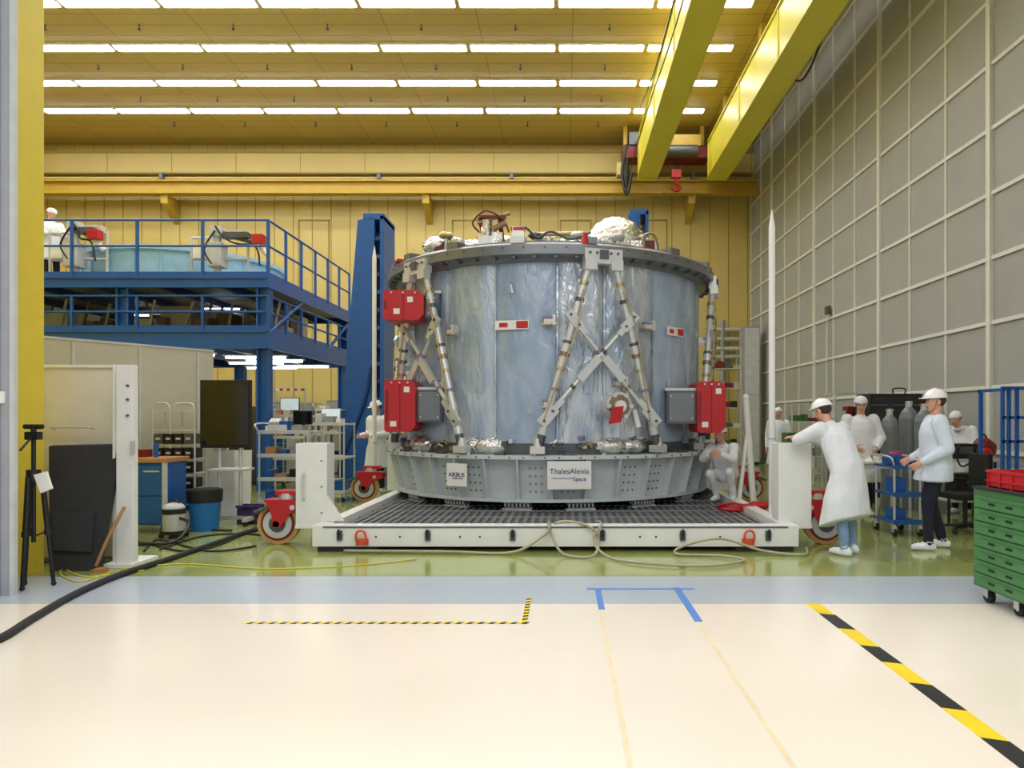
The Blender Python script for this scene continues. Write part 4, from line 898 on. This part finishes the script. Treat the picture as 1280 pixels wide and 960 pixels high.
    if hat=='helmet':
        o.sph(HP(0,-.005,.045),(.105*s,.125*s,.105*s),helm,28,bs,zmin=0); o.loft([(HP(0,.0,.04),lr*.108*s,lf*.130*s),(HP(0,.0,.052),lr*.11*s,lf*.132*s)],helm,28)
        o.loft([(HP(0,.06,.042),lr*.085*s,lf*.115*s),(HP(0,.055,.05),lr*.082*s,lf*.11*s)],helm,24); o.loft([(HP(0,-.12,.11),lr*.012*s,lu*.004*s),(HP(0,0,.152),lr*.014*s,lu*.006*s),(HP(0,.1,.12),lr*.012*s,lu*.004*s)],helm,8)
        for sg in(-1,1): o.tube([HP(sg*.088,.01,.04),HP(sg*.078,.03,-.04),HP(sg*.03,.05,-.108)],.0025*s,dsteel,n=6)
    elif hat=='cap':
        o.sph(HP(0,-.018,.045),(.092*s,.108*s,.088*s),cloth,24,bs,zmin=-.15,wob=.05); o.loft([(HP(0,-.015,.028),lr*.088*s,lf*.103*s),(HP(0,-.015,.042),lr*.092*s,lf*.107*s)],cloth,24)
    if glasses:
        for sg in(-1,1): o.tube([HP(sg*.03+.018*math.cos(t),.092,.012+.014*math.sin(t)) for t in[k*math.pi/4 for k in range(9)]],.002,black,n=5,sub=3); o.cyl(HP(sg*.05,.09,.015),HP(sg*.08,0,.01),.002,black,n=5)
    o.loft([(q['neck']-sp*.03*s,sideS*.078*s,fS*.078*s),(q['neck']+sp*.012*s,sideS*.066*s,fS*.07*s)],coat,18)
    return o.done('technician',recalc=False)

person((3.09,7.60,0),(-.52,.85),.99,dict(pelvis=(0,-.04,.95),chest=(0,.09,1.26),neck=(0,.20,1.44),head=(-.02,.27,1.59),shL=(-.19,.16,1.385),shR=(.19,.16,1.385),elL=(-.27,.40,1.26),elR=(.17,.44,1.25),wrL=(-.08,.56,1.268),wrR=(-.03,.58,1.28),
  knL=(-.1,-.04,.5),knR=(.1,.0,.5),anL=(-.12,-.10,.09),anR=(.1,-.04,.09)),hem=.36,coat=cloth,leg=jean,look=(-.1,1,-.3),hemw=.27,bulk=1.2)
person((X(1172,7.8),7.85,0),(-.93,.25),1.03,dict(elL=(-.25,-.06,1.12),wrL=(-.22,.16,.98),elR=(.25,-.02,1.12),wrR=(.17,.2,1.0),anL=(-.13,.1,.09),anR=(.12,-.1,.09),knL=(-.11,.1,.5),head=(0,.0,1.63)),hem=.76,coat=clothB,leg=navy,hemw=.21,look=(-.15,1,-.05),bulk=1.2)
person((X(1079,10.5),10.6,0),(-.15,-1),1.04,dict(wrL=(-.16,.26,1.0),wrR=(.14,.26,1.02),elL=(-.28,.02,1.14),elR=(.28,.02,1.14)),hem=.5,hat='cap',look=(.15,1,-.2),glasses=True,bulk=1.25)
person((X(1206,10.6),10.7,0),(-.9,-.5),.93,dict(wrL=(-.16,.3,1.0),wrR=(.14,.3,1.0),elL=(-.26,.04,1.14),elR=(.26,.04,1.14),neck=(0,.1,1.45),head=(0,.16,1.59)),hem=.5,hat='cap',look=(0,1,-.3))
person((X(906,10.4),10.45,.222),(-.45,-.75),.95,dict(pelvis=(0,-.12,.42),chest=(0,.02,.74),neck=(0,.12,.93),head=(0,.2,1.08),shL=(-.18,.09,.87),shR=(.18,.09,.87),elL=(-.24,.28,.70),elR=(.24,.28,.70),wrL=(-.10,.40,.78),wrR=(.10,.42,.76),
  hipL=(-.1,-.1,.42),hipR=(.1,-.1,.42),knL=(-.17,.26,.5),knR=(.16,.24,.46),anL=(-.14,-.04,.09),anR=(.14,-.06,.09)),hem=None,leg=cloth,look=(.3,1,-.1),bulk=1.2)
person((X(973,15),15,0),(-.6,-.8),.98,hat='cap')
person((X(68,15.2),15.1,zu),(.85,-.35),.99,dict(wrL=(-.14,.34,1.12),wrR=(.14,.34,1.12),elL=(-.25,.08,1.16),elR=(.25,.08,1.16)),hat='cap',hem=.6,look=(0,1,-.35))
person((-3.72,13.7,0),(-.5,-.8),1.04,dict(wrL=(-.14,.3,1.1),wrR=(.14,.3,1.1)),hat='helmet',look=(.2,1,-.3))

# ---------------------------------------------------------------- lights
w=bpy.data.worlds.new('world'); bpy.context.scene.world=w; w.use_nodes=True
bg=w.node_tree.nodes['Background']; bg.inputs[0].default_value=(.97,.985,1,1); bg.inputs[1].default_value=.6
def area(name,loc,sx,sy,e,rot=(0,0,0),col=(1,.985,.95)):
    l=bpy.data.lights.new(name,'AREA'); l.shape='RECTANGLE'; l.size=sx; l.size_y=sy; l.energy=e; l.color=col
    o=bpy.data.objects.new(name,l); o.location=loc; o.rotation_euler=rot; bpy.context.collection.objects.link(o)
area('entry_bay_lamp',(0,2.0,6.6),8,2.5,260); area('entry_bay_lamp',(0,-2.5,6.6),8,2.5,215)

cam=bpy.data.cameras.new('camera'); cam.lens=F/1280*36; cam.sensor_width=36; cam.sensor_fit='HORIZONTAL'; cam.shift_x=-(VX-640)/1280; cam.shift_y=(VY-480)/1280; cam.clip_end=200
co=bpy.data.objects.new('camera',cam); co.location=(0,0,H); co.rotation_euler=(math.pi/2,0,0); bpy.context.collection.objects.link(co); bpy.context.scene.camera=co
sc=bpy.context.scene; sc.view_settings.view_transform='Standard'; sc.view_settings.exposure=0
